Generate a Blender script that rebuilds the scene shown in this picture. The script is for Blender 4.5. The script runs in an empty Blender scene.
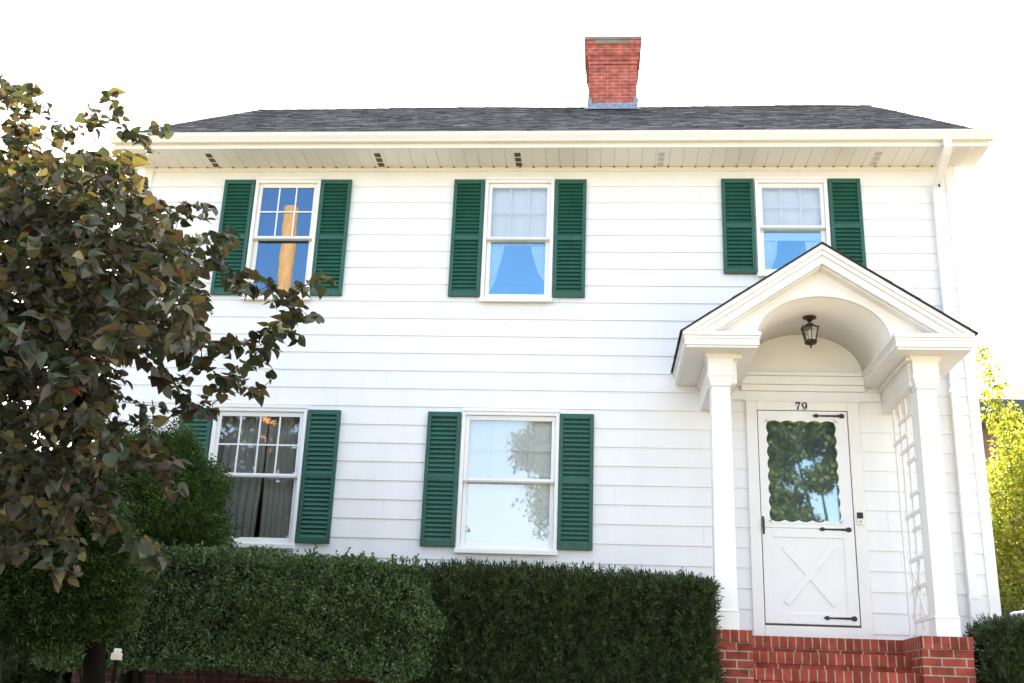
import bpy, math, random
import numpy as np
from mathutils import Vector, Matrix

# ------------------------------------------------------------------ camera, sky, sun, exposure
SC = bpy.context.scene
COL = SC.collection
ZO = 5.80                       # plans below are drawn with z = 0 at the top siding lap; ground by the house is z = -ZO
EYE = np.array([0.0, -11.2033, -5.6722]); FOC = 1080.15
YAW, PIT, ROL = -0.084493, 0.325171, 0.038112
cy_, sy_, cp_, sp_ = math.cos(YAW), math.sin(YAW), math.cos(PIT), math.sin(PIT)
FW = np.array([sy_*cp_, cy_*cp_, sp_]); R0 = np.array([cy_, -sy_, 0.0]); U0 = np.cross(R0, FW)
RT = math.cos(ROL)*R0 + math.sin(ROL)*U0; UP = -math.sin(ROL)*R0 + math.cos(ROL)*U0

cam_d = bpy.data.cameras.new('camera'); cam = bpy.data.objects.new('camera', cam_d); COL.objects.link(cam)
cam_d.sensor_width = 36.0; cam_d.lens = FOC/1024*36.0; cam_d.clip_start = 0.05; cam_d.clip_end = 2000
M4 = Matrix(((RT[0], UP[0], -FW[0], EYE[0]), (RT[1], UP[1], -FW[1], EYE[1]), (RT[2], UP[2], -FW[2], EYE[2]+ZO), (0, 0, 0, 1)))
cam.matrix_world = M4
SC.camera = cam

SUN_EL, SUN_AZ = math.radians(33), math.radians(12)       # azimuth measured from +y (behind the house) towards +x
SUN_DIR = Vector((math.sin(SUN_AZ)*math.cos(SUN_EL), math.cos(SUN_AZ)*math.cos(SUN_EL), math.sin(SUN_EL)))
EXPOSURE = 2.5
W = bpy.data.worlds.new('World'); SC.world = W; W.use_nodes = True
nt = W.node_tree; nt.nodes.clear()
wo = nt.nodes.new('ShaderNodeOutputWorld'); bg = nt.nodes.new('ShaderNodeBackground')
sky = nt.nodes.new('ShaderNodeTexSky'); sky.sky_type = 'NISHITA'; sky.sun_disc = False
sky.sun_elevation = SUN_EL; sky.sun_rotation = SUN_AZ; sky.air_density = 1.0; sky.dust_density = 0.7; sky.ozone_density = 1.0
tc = nt.nodes.new('ShaderNodeTexCoord')
dt = nt.nodes.new('ShaderNodeVectorMath'); dt.operation = 'DOT_PRODUCT'; dt.inputs[1].default_value = SUN_DIR
nt.links.new(tc.outputs['Generated'], dt.inputs[0])
# thin bright cloud veil: dense round the sun, opening to blue on the far side of the sky
mr = nt.nodes.new('ShaderNodeMapRange'); mr.interpolation_type = 'SMOOTHSTEP'
mr.inputs['From Min'].default_value = -0.35; mr.inputs['From Max'].default_value = 0.55
mr.inputs['To Min'].default_value = 0.0; mr.inputs['To Max'].default_value = 1.0
nt.links.new(dt.outputs['Value'], mr.inputs['Value'])
cn = nt.nodes.new('ShaderNodeTexNoise'); cn.inputs['Scale'].default_value = 2.6; cn.inputs['Detail'].default_value = 7; cn.inputs['Roughness'].default_value = 0.6
nt.links.new(tc.outputs['Generated'], cn.inputs['Vector'])
cr = nt.nodes.new('ShaderNodeMapRange'); cr.inputs['From Min'].default_value = 0.58; cr.inputs['From Max'].default_value = 0.74
cr.inputs['To Min'].default_value = 0.0; cr.inputs['To Max'].default_value = 0.7
nt.links.new(cn.outputs['Fac'], cr.inputs['Value'])
mx = nt.nodes.new('ShaderNodeMath'); mx.operation = 'MAXIMUM'
nt.links.new(mr.outputs['Result'], mx.inputs[0]); nt.links.new(cr.outputs['Result'], mx.inputs[1])
hz = nt.nodes.new('ShaderNodeSeparateXYZ'); nt.links.new(tc.outputs['Generated'], hz.inputs[0])
hr = nt.nodes.new('ShaderNodeMapRange'); hr.interpolation_type = 'SMOOTHSTEP'; hr.inputs['From Min'].default_value = 0.10; hr.inputs['From Max'].default_value = 0.29
hr.inputs['To Min'].default_value = 0.5; hr.inputs['To Max'].default_value = 0.0; nt.links.new(hz.outputs['Z'], hr.inputs['Value'])
mx2 = nt.nodes.new('ShaderNodeMath'); mx2.operation = 'MAXIMUM'
nt.links.new(mx.outputs['Value'], mx2.inputs[0]); nt.links.new(hr.outputs['Result'], mx2.inputs[1])
VEIL = (6.5, 6.35, 6.1, 1)
mxc = nt.nodes.new('ShaderNodeMix'); mxc.data_type = 'RGBA'
nt.links.new(mx2.outputs['Value'], mxc.inputs[0]); nt.links.new(sky.outputs['Color'], mxc.inputs[6]); mxc.inputs[7].default_value = VEIL
nt.links.new(mxc.outputs[2], bg.inputs['Color']); bg.inputs['Strength'].default_value = 0.10
nt.links.new(bg.outputs['Background'], wo.inputs['Surface'])

sl = bpy.data.lights.new('sun', 'SUN'); sl.energy = 5.0; sl.angle = math.radians(0.5); sl.color = (1.0, 0.90, 0.76)
so = bpy.data.objects.new('sun', sl); COL.objects.link(so)
so.rotation_euler = (-SUN_DIR).to_track_quat('-Z', 'Y').to_euler(); so.location = (6, 20, 30)

SC.view_settings.view_transform = 'Standard'; SC.view_settings.look = 'None'
SC.view_settings.exposure = EXPOSURE; SC.view_settings.gamma = 1.0; SC.view_settings.use_curve_mapping = False
try:
    SC.cycles.max_bounces = 10; SC.cycles.transparent_max_bounces = 16; SC.cycles.sample_clamp_indirect = 8.0
    SC.cycles.use_denoising = True
except Exception: pass

rng = np.random.default_rng(7); random.seed(7)

def at(u, v, Y):
    """point (plan coordinates) seen at pixel u, v on the vertical plane y = Y"""
    d = FW + RT*(u-512)/FOC - UP*(v-341.5)/FOC
    return EYE + d*((Y-EYE[1])/d[1])

# ------------------------------------------------------------------ materials
def mat(name, base, rough=0.5, noise=0.0, nscale=6.0, bump=0.0, bscale=40.0, metal=0.0, spec=0.5, stretch=None):
    m = bpy.data.materials.new(name); m.use_nodes = True; n = m.node_tree.nodes; l = m.node_tree.links
    b = n['Principled BSDF']; b.inputs['Base Color'].default_value = (*base, 1); b.inputs['Roughness'].default_value = rough
    b.inputs['Metallic'].default_value = metal; b.inputs['Specular IOR Level'].default_value = spec
    g = n.new('ShaderNodeNewGeometry'); vec = g.outputs['Position']
    if stretch:
        mp = n.new('ShaderNodeMapping'); mp.inputs['Scale'].default_value = stretch; l.new(vec, mp.inputs['Vector']); vec = mp.outputs['Vector']
    if noise > 0:
        t = n.new('ShaderNodeTexNoise'); t.inputs['Scale'].default_value = nscale; t.inputs['Detail'].default_value = 6; l.new(vec, t.inputs['Vector'])
        r = n.new('ShaderNodeMapRange'); r.inputs['From Min'].default_value = 0.3; r.inputs['From Max'].default_value = 0.7
        r.inputs['To Min'].default_value = 1-noise; r.inputs['To Max'].default_value = 1+noise*0.6; l.new(t.outputs['Fac'], r.inputs['Value'])
        mm = n.new('ShaderNodeVectorMath'); mm.operation = 'SCALE'; mm.inputs[0].default_value = base; l.new(r.outputs['Result'], mm.inputs['Scale'])
        l.new(mm.outputs['Vector'], b.inputs['Base Color'])
    if bump > 0:
        t2 = n.new('ShaderNodeTexNoise'); t2.inputs['Scale'].default_value = bscale; t2.inputs['Detail'].default_value = 4; l.new(vec, t2.inputs['Vector'])
        bp = n.new('ShaderNodeBump'); bp.inputs['Strength'].default_value = bump; bp.inputs['Distance'].default_value = 0.01
        l.new(t2.outputs['Fac'], bp.inputs['Height']); l.new(bp.outputs['Normal'], b.inputs['Normal'])
    return m

def island_mat(name, colors, rough=0.5, trans=0.0, tcol=None, spec=0.4, bump=0.0, clump=0.0, cscale=12.0):
    """one colour per mesh island picked from a ramp; optional light passing through (leaves)"""
    m = bpy.data.materials.new(name); m.use_nodes = True; n = m.node_tree.nodes; l = m.node_tree.links
    b = n['Principled BSDF']; b.inputs['Roughness'].default_value = rough; b.inputs['Specular IOR Level'].default_value = spec
    g = n.new('ShaderNodeNewGeometry'); r = n.new('ShaderNodeValToRGB'); el = r.color_ramp.elements
    el[0].position = colors[0][0]; el[0].color = (*colors[0][1], 1); el[1].position = colors[-1][0]; el[1].color = (*colors[-1][1], 1)
    for p, c in colors[1:-1]:
        e = el.new(p); e.color = (*c, 1)
    l.new(g.outputs['Random Per Island'], r.inputs['Fac']); col = r.outputs['Color']
    if clump > 0:           # growth varies from twig to twig
        t3 = n.new('ShaderNodeTexNoise'); t3.inputs['Scale'].default_value = cscale; t3.inputs['Detail'].default_value = 3; l.new(g.outputs['Position'], t3.inputs['Vector'])
        mr3 = n.new('ShaderNodeMapRange'); mr3.inputs['From Min'].default_value = 0.32; mr3.inputs['From Max'].default_value = 0.68; mr3.inputs['To Min'].default_value = 1-clump; mr3.inputs['To Max'].default_value = 1+clump
        l.new(t3.outputs['Fac'], mr3.inputs['Value']); sc3 = n.new('ShaderNodeVectorMath'); sc3.operation = 'SCALE'
        l.new(col, sc3.inputs[0]); l.new(mr3.outputs['Result'], sc3.inputs['Scale']); col = sc3.outputs['Vector']
    l.new(col, b.inputs['Base Color'])
    if bump > 0:
        t2 = n.new('ShaderNodeTexNoise'); t2.inputs['Scale'].default_value = 90; l.new(g.outputs['Position'], t2.inputs['Vector'])
        bp = n.new('ShaderNodeBump'); bp.inputs['Strength'].default_value = bump; bp.inputs['Distance'].default_value = 0.01
        l.new(t2.outputs['Fac'], bp.inputs['Height']); l.new(bp.outputs['Normal'], b.inputs['Normal'])
    if trans > 0:
        t = n.new('ShaderNodeBsdfTranslucent'); ms = n.new('ShaderNodeMixShader'); ms.inputs['Fac'].default_value = trans
        hs = n.new('ShaderNodeMix'); hs.data_type = 'RGBA'; hs.blend_type = 'MULTIPLY'; hs.inputs[0].default_value = 1.0
        hs.inputs[7].default_value = (*(tcol or (1, 1, 1)), 1); l.new(col, hs.inputs[6]); l.new(hs.outputs[2], t.inputs['Color'])
        l.new(b.outputs['BSDF'], ms.inputs[1]); l.new(t.outputs['BSDF'], ms.inputs[2])
        l.new(ms.outputs['Shader'], n['Material Output'].inputs['Surface'])
    return m

def brick_mat(name, c1, c2, mortar, bw=0.208, rh=0.0745, ms=0.0085, offset=0.5, shift=(0, 0), var=0.42):
    m = bpy.data.materials.new(name); m.use_nodes = True; n = m.node_tree.nodes; l = m.node_tree.links
    b = n['Principled BSDF']; b.inputs['Roughness'].default_value = 0.85; b.inputs['Specular IOR Level'].default_value = 0.25
    uv = n.new('ShaderNodeUVMap'); uv.uv_map = 'UVMap'; mp = n.new('ShaderNodeMapping'); mp.inputs['Location'].default_value = (shift[0], shift[1], 0)
    l.new(uv.outputs['UV'], mp.inputs['Vector'])
    t = n.new('ShaderNodeTexBrick'); t.offset = offset; t.inputs['Scale'].default_value = 1.0
    t.inputs['Brick Width'].default_value = bw; t.inputs['Row Height'].default_value = rh; t.inputs['Mortar Size'].default_value = ms
    t.inputs['Mortar Smooth'].default_value = 0.25; t.inputs['Color1'].default_value = (*c1, 1); t.inputs['Color2'].default_value = (*c2, 1); t.inputs['Mortar'].default_value = (*mortar, 1)
    l.new(mp.outputs['Vector'], t.inputs['Vector'])
    g = n.new('ShaderNodeNewGeometry'); nz = n.new('ShaderNodeTexNoise'); nz.inputs['Scale'].default_value = 9; nz.inputs['Detail'].default_value = 8
    l.new(g.outputs['Position'], nz.inputs['Vector'])
    r = n.new('ShaderNodeMapRange'); r.inputs['From Min'].default_value = 0.3; r.inputs['From Max'].default_value = 0.7; r.inputs['To Min'].default_value = 1-var; r.inputs['To Max'].default_value = 1+var*0.5
    l.new(nz.outputs['Fac'], r.inputs['Value'])
    mm = n.new('ShaderNodeVectorMath'); mm.operation = 'SCALE'; l.new(t.outputs['Color'], mm.inputs[0]); l.new(r.outputs['Result'], mm.inputs['Scale'])
    l.new(mm.outputs['Vector'], b.inputs['Base Color'])
    iv = n.new('ShaderNodeMath'); iv.operation = 'SUBTRACT'; iv.inputs[0].default_value = 1.0; l.new(t.outputs['Fac'], iv.inputs[1])
    nz2 = n.new('ShaderNodeTexNoise'); nz2.inputs['Scale'].default_value = 120; l.new(g.outputs['Position'], nz2.inputs['Vector'])
    ad = n.new('ShaderNodeMath'); ad.operation = 'MULTIPLY_ADD'; ad.inputs[1].default_value = 0.25; l.new(nz2.outputs['Fac'], ad.inputs[0]); l.new(iv.outputs['Value'], ad.inputs[2])
    bp = n.new('ShaderNodeBump'); bp.inputs['Strength'].default_value = 0.8; bp.inputs['Distance'].default_value = 0.008
    l.new(ad.outputs['Value'], bp.inputs['Height']); l.new(bp.outputs['Normal'], b.inputs['Normal'])
    return m

def glass_mat(name, refl, tint=(0.96, 0.98, 0.97), wav=0.02, wscale=2.2, rough=0.0, coat=(0.97, 0.98, 1)):
    m = bpy.data.materials.new(name); m.use_nodes = True; n = m.node_tree.nodes; l = m.node_tree.links
    n.remove(n['Principled BSDF'])
    tr = n.new('ShaderNodeBsdfTransparent'); tr.inputs['Color'].default_value = (*tint, 1)
    gl = n.new('ShaderNodeBsdfGlossy'); gl.inputs['Roughness'].default_value = rough; gl.inputs['Color'].default_value = (*coat, 1)
    ms = n.new('ShaderNodeMixShader'); lw = n.new('ShaderNodeFresnel'); lw.inputs['IOR'].default_value = 1.5
    ad = n.new('ShaderNodeMath'); ad.operation = 'ADD'; ad.use_clamp = True; ad.inputs[1].default_value = refl-0.04
    l.new(lw.outputs['Fac'], ad.inputs[0]); l.new(ad.outputs['Value'], ms.inputs['Fac'])
    g = n.new('ShaderNodeNewGeometry'); t = n.new('ShaderNodeTexNoise'); t.inputs['Scale'].default_value = wscale; t.inputs['Detail'].default_value = 1.5
    l.new(g.outputs['Position'], t.inputs['Vector'])
    bp = n.new('ShaderNodeBump'); bp.inputs['Strength'].default_value = wav; bp.inputs['Distance'].default_value = 0.1
    l.new(t.outputs['Fac'], bp.inputs['Height']); l.new(bp.outputs['Normal'], gl.inputs['Normal'])
    l.new(tr.outputs['BSDF'], ms.inputs[1]); l.new(gl.outputs['BSDF'], ms.inputs[2]); l.new(ms.outputs['Shader'], n['Material Output'].inputs['Surface'])
    return m

M = {}
M['siding'] = mat('white_siding', (0.80, 0.80, 0.795), 0.42, 0.04, 1.6, 0.05, 60, stretch=(2.5, 1, 0.8))
M['trim'] = mat('white_trim_paint', (0.81, 0.795, 0.765), 0.45, 0.04, 3.0, 0.04, 50)  # white paint with some warm bounce light mixed into its colour
M['alu'] = mat('warm_tinted_aluminium', (0.80, 0.785, 0.735), 0.38, 0.04, 2.0)  # eave metal, its cream tint stands in for warm light from below
M['vinyl'] = mat('white_vinyl', (0.80, 0.80, 0.79), 0.35, 0.02, 4.0)
M['greyvinyl'] = mat('grey_aluminium_sash', (0.50, 0.50, 0.48), 0.4, 0.04, 4.0)
M['green'] = mat('dark_green_shutter_paint', (0.010, 0.086, 0.055), 0.5, 0.18, 5.0, 0.05, 50)
M['shingle'] = island_mat('asphalt_shingle', [(0.0, (0.022, 0.025, 0.031)), (0.35, (0.040, 0.044, 0.053)), (0.72, (0.056, 0.062, 0.073)), (0.9, (0.085, 0.09, 0.10)), (1.0, (0.13, 0.135, 0.145))], 0.9, spec=0.25, bump=0.9)
M['porchroof'] = mat('dark_porch_shingle', (0.035, 0.035, 0.037), 0.9, 0.3, 20)
M['brick'] = brick_mat('red_brick', (0.38, 0.074, 0.047), (0.24, 0.044, 0.031), (0.42, 0.35, 0.26), ms=0.007)
M['shadebrick'] = brick_mat('shaded_foundation_brick', (0.085, 0.020, 0.015), (0.05, 0.014, 0.011), (0.075, 0.06, 0.048))  # foundation brick with the shade behind the hedge darkened into its colour
M['rowlock'] = brick_mat('red_brick_on_edge', (0.37, 0.072, 0.045), (0.23, 0.043, 0.030), (0.42, 0.33, 0.22), bw=0.076, ms=0.0065, rh=40.0, offset=0.0, shift=(0.02, 20))
M['chim'] = brick_mat('chimney_brick', (0.43, 0.095, 0.07), (0.35, 0.072, 0.055), (0.46, 0.30, 0.22), bw=0.19, rh=0.0605, ms=0.0055)
M['lead'] = mat('lead_flashing', (0.23, 0.27, 0.34), 0.5, 0.5, 22, 0.3, 30, metal=0.2)
M['concrete'] = mat('concrete', (0.20, 0.17, 0.135), 0.9, 0.2, 8, 0.3, 60)
M['black'] = mat('black_iron', (0.012, 0.012, 0.013), 0.5, 0.2, 20)
M['bronze'] = mat('dark_bronze', (0.05, 0.035, 0.022), 0.45, 0.2, 30, metal=0.6)
M['glass'] = glass_mat('window_glass', 0.08, wav=0.012)
M['glassblue'] = glass_mat('coated_window_glass', 0.225, wav=0.006, wscale=1.2, coat=(0.50, 0.80, 1.0))
M['glasslow'] = glass_mat('clear_window_glass', 0.10, wav=0.006, wscale=1.6, rough=0.014)
M['glasswave'] = glass_mat('old_window_glass', 0.20, wav=0.0028, wscale=4.0, coat=(0.33, 0.50, 0.70))
M['glassdoor'] = glass_mat('storm_door_glass', 0.17, wav=0.0012, wscale=2.0, rough=0.020, coat=(0.78, 0.95, 1.0))
M['glasslamp'] = glass_mat('lantern_glass', 0.10, (0.9, 0.88, 0.8), 0.05, 30)
M['blind'] = mat('white_blind', (0.80, 0.80, 0.83), 0.7, 0.02, 3)
M['lace'] = mat('white_lace', (0.75, 0.75, 0.75), 0.9, 0.15, 60)
M['sheer'] = mat('grey_sheer_curtain', (0.50, 0.48, 0.45), 0.9, 0.12, 9, stretch=(6, 1, 0.4))
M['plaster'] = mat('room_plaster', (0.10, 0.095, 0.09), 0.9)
M['darkdoor'] = mat('dark_inner_door', (0.10, 0.12, 0.11), 0.5, 0.2, 6)
M['dirt'] = mat('dark_gap', (0.10, 0.075, 0.05), 0.9)
M['bark'] = mat('dark_bark', (0.011, 0.009, 0.007), 0.95, 0.35, 14, 0.6, 30, spec=0.05, stretch=(1, 1, 0.3))
M['twig'] = mat('hedge_twigs', (0.022, 0.022, 0.014), 0.95, 0.3, 20)
M['poleWood'] = mat('weathered_pole_wood', (0.70, 0.30, 0.10), 0.85, 0.35, 6, 0.4, 20, stretch=(6, 6, 0.5))
M['cable'] = mat('black_cable', (0.02, 0.02, 0.022), 0.6)
M['grass'] = mat('lawn_grass', (0.20, 0.165, 0.085), 0.9, 0.35, 3.5, 0.6, 30)
M['walk'] = mat('pavement_concrete', (0.42, 0.39, 0.34), 0.9, 0.12, 2.5, 0.2, 60)
M['asphalt'] = mat('asphalt', (0.30, 0.27, 0.22), 0.9, 0.2, 5, 0.4, 90)
M['line'] = mat('road_paint', (0.62, 0.5, 0.12), 0.7, 0.15, 9)
M['cream'] = mat('cream_clapboard', (0.72, 0.66, 0.50), 0.6, 0.05, 2)
M['brown'] = mat('brown_shingled_wall', (0.13, 0.075, 0.05), 0.85, 0.35, 7, stretch=(1, 1, 5))
M['tileroof'] = mat('grey_neighbour_roof', (0.07, 0.085, 0.10), 0.85, 0.25, 8)
M['tanroof'] = mat('tan_roof', (0.42, 0.36, 0.27), 0.8, 0.15, 4)
M['carpaint'] = mat('blue_car_paint', (0.05, 0.06, 0.34), 0.45, 0.03, 3, spec=0.2)
M['carwhite'] = mat('white_car_trim', (0.78, 0.78, 0.8), 0.3)
M['tyre'] = mat('tyre_rubber', (0.02, 0.02, 0.02), 0.85)
M['rim'] = mat('alloy_rim', (0.5, 0.5, 0.52), 0.3, metal=0.8)
M['redlens'] = mat('red_lens', (0.4, 0.01, 0.01), 0.2)
M['redbud'] = island_mat('redbud_leaf', [(0.0, (0.026, 0.038, 0.028)), (0.30, (0.044, 0.060, 0.040)), (0.55, (0.066, 0.080, 0.048)), (0.68, (0.062, 0.050, 0.048)), (0.80, (0.082, 0.070, 0.046)), (0.93, (0.14, 0.135, 0.055)), (0.9975, (0.07, 0.045, 0.035)), (0.9988, (0.22, 0.07, 0.02)), (1.0, (0.20, 0.035, 0.02))], 0.5, 0.30, (1.6, 1.3, 0.6), 0.35, clump=0.25, cscale=3)
M['box'] = island_mat('boxwood_leaf', [(0.0, (0.026, 0.055, 0.022)), (0.5, (0.056, 0.102, 0.038)), (0.85, (0.090, 0.150, 0.060)), (1.0, (0.14, 0.19, 0.08))], 0.5, 0.18, (1.2, 1.3, 0.6), 0.3, clump=0.45, cscale=11)
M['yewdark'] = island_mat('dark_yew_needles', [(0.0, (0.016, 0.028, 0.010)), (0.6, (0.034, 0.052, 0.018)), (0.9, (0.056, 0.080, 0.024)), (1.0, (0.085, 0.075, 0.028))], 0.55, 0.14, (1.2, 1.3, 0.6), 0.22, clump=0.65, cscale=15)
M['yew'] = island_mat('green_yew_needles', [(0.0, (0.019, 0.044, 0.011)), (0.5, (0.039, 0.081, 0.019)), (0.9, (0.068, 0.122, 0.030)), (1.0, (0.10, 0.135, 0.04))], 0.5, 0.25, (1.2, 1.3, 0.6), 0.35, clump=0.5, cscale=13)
M['yewmid'] = island_mat('mid_green_yew_needles', [(0.0, (0.012, 0.028, 0.008)), (0.5, (0.028, 0.056, 0.016)), (0.9, (0.050, 0.090, 0.024)), (1.0, (0.08, 0.11, 0.035))], 0.55, 0.2, (1.2, 1.3, 0.6), 0.25, clump=0.6, cscale=12)  # mid-dark green needles of the low shrub
M['lime'] = island_mat('yellow_green_leaf', [(0.0, (0.12, 0.17, 0.03)), (0.5, (0.26, 0.30, 0.055)), (1.0, (0.44, 0.42, 0.10))], 0.5, 0.55, (1.5, 1.4, 0.6), 0.4)
M['lawnleaf'] = island_mat('street_tree_leaf', [(0.0, (0.035, 0.06, 0.018)), (0.6, (0.06, 0.095, 0.03)), (1.0, (0.13, 0.13, 0.035))], 0.5, 0.35, (1.3, 1.3, 0.6), 0.4)

# ------------------------------------------------------------------ mesh builder
class MB:
    def __init__(s): s.v = []; s.f = []
    def add(s, pts, faces):
        k = len(s.v); s.v += [tuple(map(float, p)) for p in pts]; s.f += [tuple(i+k for i in f) for f in faces]; return s
    def quad(s, *p): return s.add(p, [tuple(range(len(p)))])
    def box(s, x0, x1, y0, y1, z0, z1):
        x0, x1 = sorted((x0, x1)); y0, y1 = sorted((y0, y1)); z0, z1 = sorted((z0, z1))
        return s.add([(x0,y0,z0),(x1,y0,z0),(x1,y1,z0),(x0,y1,z0),(x0,y0,z1),(x1,y0,z1),(x1,y1,z1),(x0,y1,z1)],
                     [(3,2,1,0),(4,5,6,7),(0,1,5,4),(1,2,6,5),(2,3,7,6),(3,0,4,7)])
    def extr(s, prof, a, b, f):
        """closed profile list of 2D points; f(p, q, t) -> xyz ; from t=a to t=b"""
        n = len(prof); P = [f(p, q, a) for p, q in prof]+[f(p, q, b) for p, q in prof]
        return s.add(P, [(i, (i+1) % n, n+(i+1) % n, n+i) for i in range(n)]+[tuple(range(n))[::-1], tuple(range(n, 2*n))])
    def xz(s, prof, y0, y1): return s.extr(prof, y0, y1, lambda p, q, t: (p, t, q))
    def yz(s, prof, x0, x1): return s.extr(prof, x0, x1, lambda p, q, t: (t, p, q))
    def bar(s, a, b, w, d, ref=(0, 0, 1)):
        """rectangular bar from a to b, w across, d deep along ref x dir"""
        a = Vector(a); b = Vector(b); D = (b-a).normalized(); N = D.cross(Vector(ref))
        if N.length < 1e-4: N = D.cross(Vector((0, 1, 0)))
        N.normalize(); B = N.cross(D)
        P = [p+N*(i*w/2)+B*(j*d/2) for p in (a, b) for i, j in ((-1,-1),(1,-1),(1,1),(-1,1))]
        return s.add(P, [(3,2,1,0),(4,5,6,7),(0,1,5,4),(1,2,6,5),(2,3,7,6),(3,0,4,7)])
    def tube(s, path, rad, n=8):
        path = [Vector(p) for p in path]; rad = rad if hasattr(rad, '__len__') else [rad]*len(path)
        k = len(s.v); fr = None
        for i, p in enumerate(path):
            d = (path[min(i+1, len(path)-1)]-path[max(i-1, 0)]).normalized()
            if fr is None: fr = d.orthogonal().normalized()
            fr = (fr-d*fr.dot(d)); fr = fr.normalized() if fr.length > 1e-6 else d.orthogonal().normalized(); e = d.cross(fr)
            for j in range(n):
                a = 2*math.pi*j/n; s.v.append(tuple(p+(fr*math.cos(a)+e*math.sin(a))*rad[i]))
        for i in range(len(path)-1):
            for j in range(n): s.f.append((k+i*n+j, k+i*n+(j+1) % n, k+(i+1)*n+(j+1) % n, k+(i+1)*n+j))
        s.f.append(tuple(k+j for j in range(n))[::-1]); s.f.append(tuple(k+(len(path)-1)*n+j for j in range(n)))
        return s
    def lathe(s, cx, cy, prof, n=20, ax='z'):
        k = len(s.v)
        for r, z in prof:
            for j in range(n):
                a = 2*math.pi*(j+0.5)/n
                s.v.append((cx+r*math.cos(a), cy+r*math.sin(a), z) if ax == 'z' else ((cx+r*math.cos(a), z, cy+r*math.sin(a)) if ax == 'y' else (z, cx+r*math.cos(a), cy+r*math.sin(a))))
        for i in range(len(prof)-1):
            for j in range(n): s.f.append((k+i*n+j, k+i*n+(j+1) % n, k+(i+1)*n+(j+1) % n, k+(i+1)*n+j))
        s.f.append(tuple(k+j for j in range(n))[::-1]); s.f.append(tuple(k+(len(prof)-1)*n+j for j in range(n)))
        return s
    def build(s, name, m, parent=None, bevel=0.0, smooth=False):
        return mesh_obj(name, np.array(s.v, float), s.f, m, parent, bevel, smooth)

BASE = {}
def root_of(o):
    while o.parent: o = o.parent
    return o
def mesh_obj(name, V, F, m, parent=None, bevel=0.0, smooth=False, org=None, uv=True):
    me = bpy.data.meshes.new(name)
    if parent is not None: off = np.array(BASE.get(root_of(parent).name, (0, 0, 0)), float)
    else:
        off = np.array(org, float) if org is not None else np.array([(V[:, 0].min()+V[:, 0].max())/2, (V[:, 1].min()+V[:, 1].max())/2, V[:, 2].min()])
    me.from_pydata((V-off).tolist() if len(V) < 20000 else (V-off), [], F)
    if uv and len(F) < 20000:
        me.calc_loop_triangles() if False else None
        u = me.uv_layers.new(name='UVMap'); co = V
        for p in me.polygons:
            nx, ny, nz = (abs(c) for c in p.normal)
            for li, vi in zip(p.loop_indices, p.vertices):
                x, y, z = co[vi]
                u.data[li].uv = (x, z) if ny >= nx and ny >= nz else ((y, z) if nx >= nz else (x, y))
    me.materials.append(m)
    if smooth: me.polygons.foreach_set('use_smooth', [True]*len(me.polygons))
    o = bpy.data.objects.new(name, me); COL.objects.link(o)
    if parent is not None: o.parent = parent
    else:
        o.location = (off[0], off[1], off[2]+ZO); BASE[o.name] = tuple(off)
    if bevel > 0:
        b = o.modifiers.new('bevel', 'BEVEL'); b.width = bevel; b.segments = 2; b.limit_method = 'ANGLE'; b.angle_limit = math.radians(50)
    return o
def tag(o, label=None, cat=None, group=None, kind=None):
    if label: o['label'] = label
    if cat: o['category'] = cat
    if group: o['group'] = group
    if kind: o['kind'] = kind
    return o
def thing(name, loc, label, cat, group=None):
    o = bpy.data.objects.new(name, None); COL.objects.link(o); o.empty_display_size = 0.1
    o.location = (loc[0], loc[1], loc[2]+ZO); BASE[o.name] = tuple(loc)
    return tag(o, label, cat, group)

# ------------------------------------------------------------------ ground, pavement, street
GZ, SZ = -5.80, -7.27
mb = MB()
ys = [(-400, SZ-0.03), (-19.2, SZ-0.03), (-10.62, SZ-0.03), (-8.6, SZ+0.11), (-7.0, -6.75), (-5.2, -6.05), (-3.4, GZ-0.02), (-2.4, GZ), (60, GZ), (500, GZ)]
xs = [-500, -60, -20, -8, 0, 8, 20, 60, 500]
for i in range(len(ys)-1):
    for j in range(len(xs)-1):
        mb.quad((xs[j], ys[i][0], ys[i][1]), (xs[j+1], ys[i][0], ys[i][1]), (xs[j+1], ys[i+1][0], ys[i+1][1]), (xs[j], ys[i+1][0], ys[i+1][1]))
V = np.array(mb.v); 
tag(mesh_obj('ground', V, mb.f, M['grass'], None, org=(0, 0, GZ)), kind='structure')
tag(MB().box(-200, 200, -18.9, -10.75, SZ-0.2, SZ).build('road', M['asphalt']), kind='structure')
tag(MB().box(-200, 200, -10.75, -10.6, SZ-0.2, SZ+0.125).box(-200, 200, -19.05, -18.9, SZ-0.2, SZ+0.125).build('kerb', M['walk'], bevel=0.015), kind='structure')
mb = MB()
for k in range(-40, 40): mb.box(k*1.5+0.006, k*1.5+1.494, -10.15, -8.75, SZ, SZ+0.135)
tag(mb.build('pavement', M['walk'], bevel=0.008), kind='structure')
mb = MB()
for k in range(-40, 40): mb.box(k*1.5+0.006, k*1.5+1.494, -20.9, -19.5, SZ-0.1, SZ+0.04)
tag(mb.build('far_pavement', M['walk'], bevel=0.008), kind='structure')
mb = MB()
for yy in (-14.75, -14.95): mb.box(-200, 200, yy-0.05, yy+0.05, SZ+0.001, SZ+0.004)
tag(mb.build('road_marking', M['line']), kind='structure')

# ------------------------------------------------------------------ the house
XL, XR = -5.39, 3.935
CO = 0.2032
house = thing('house', (-0.7, 4.0, GZ), 'white two storey clapboard house with green shutters, arched front porch and a brick chimney', 'house')
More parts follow.
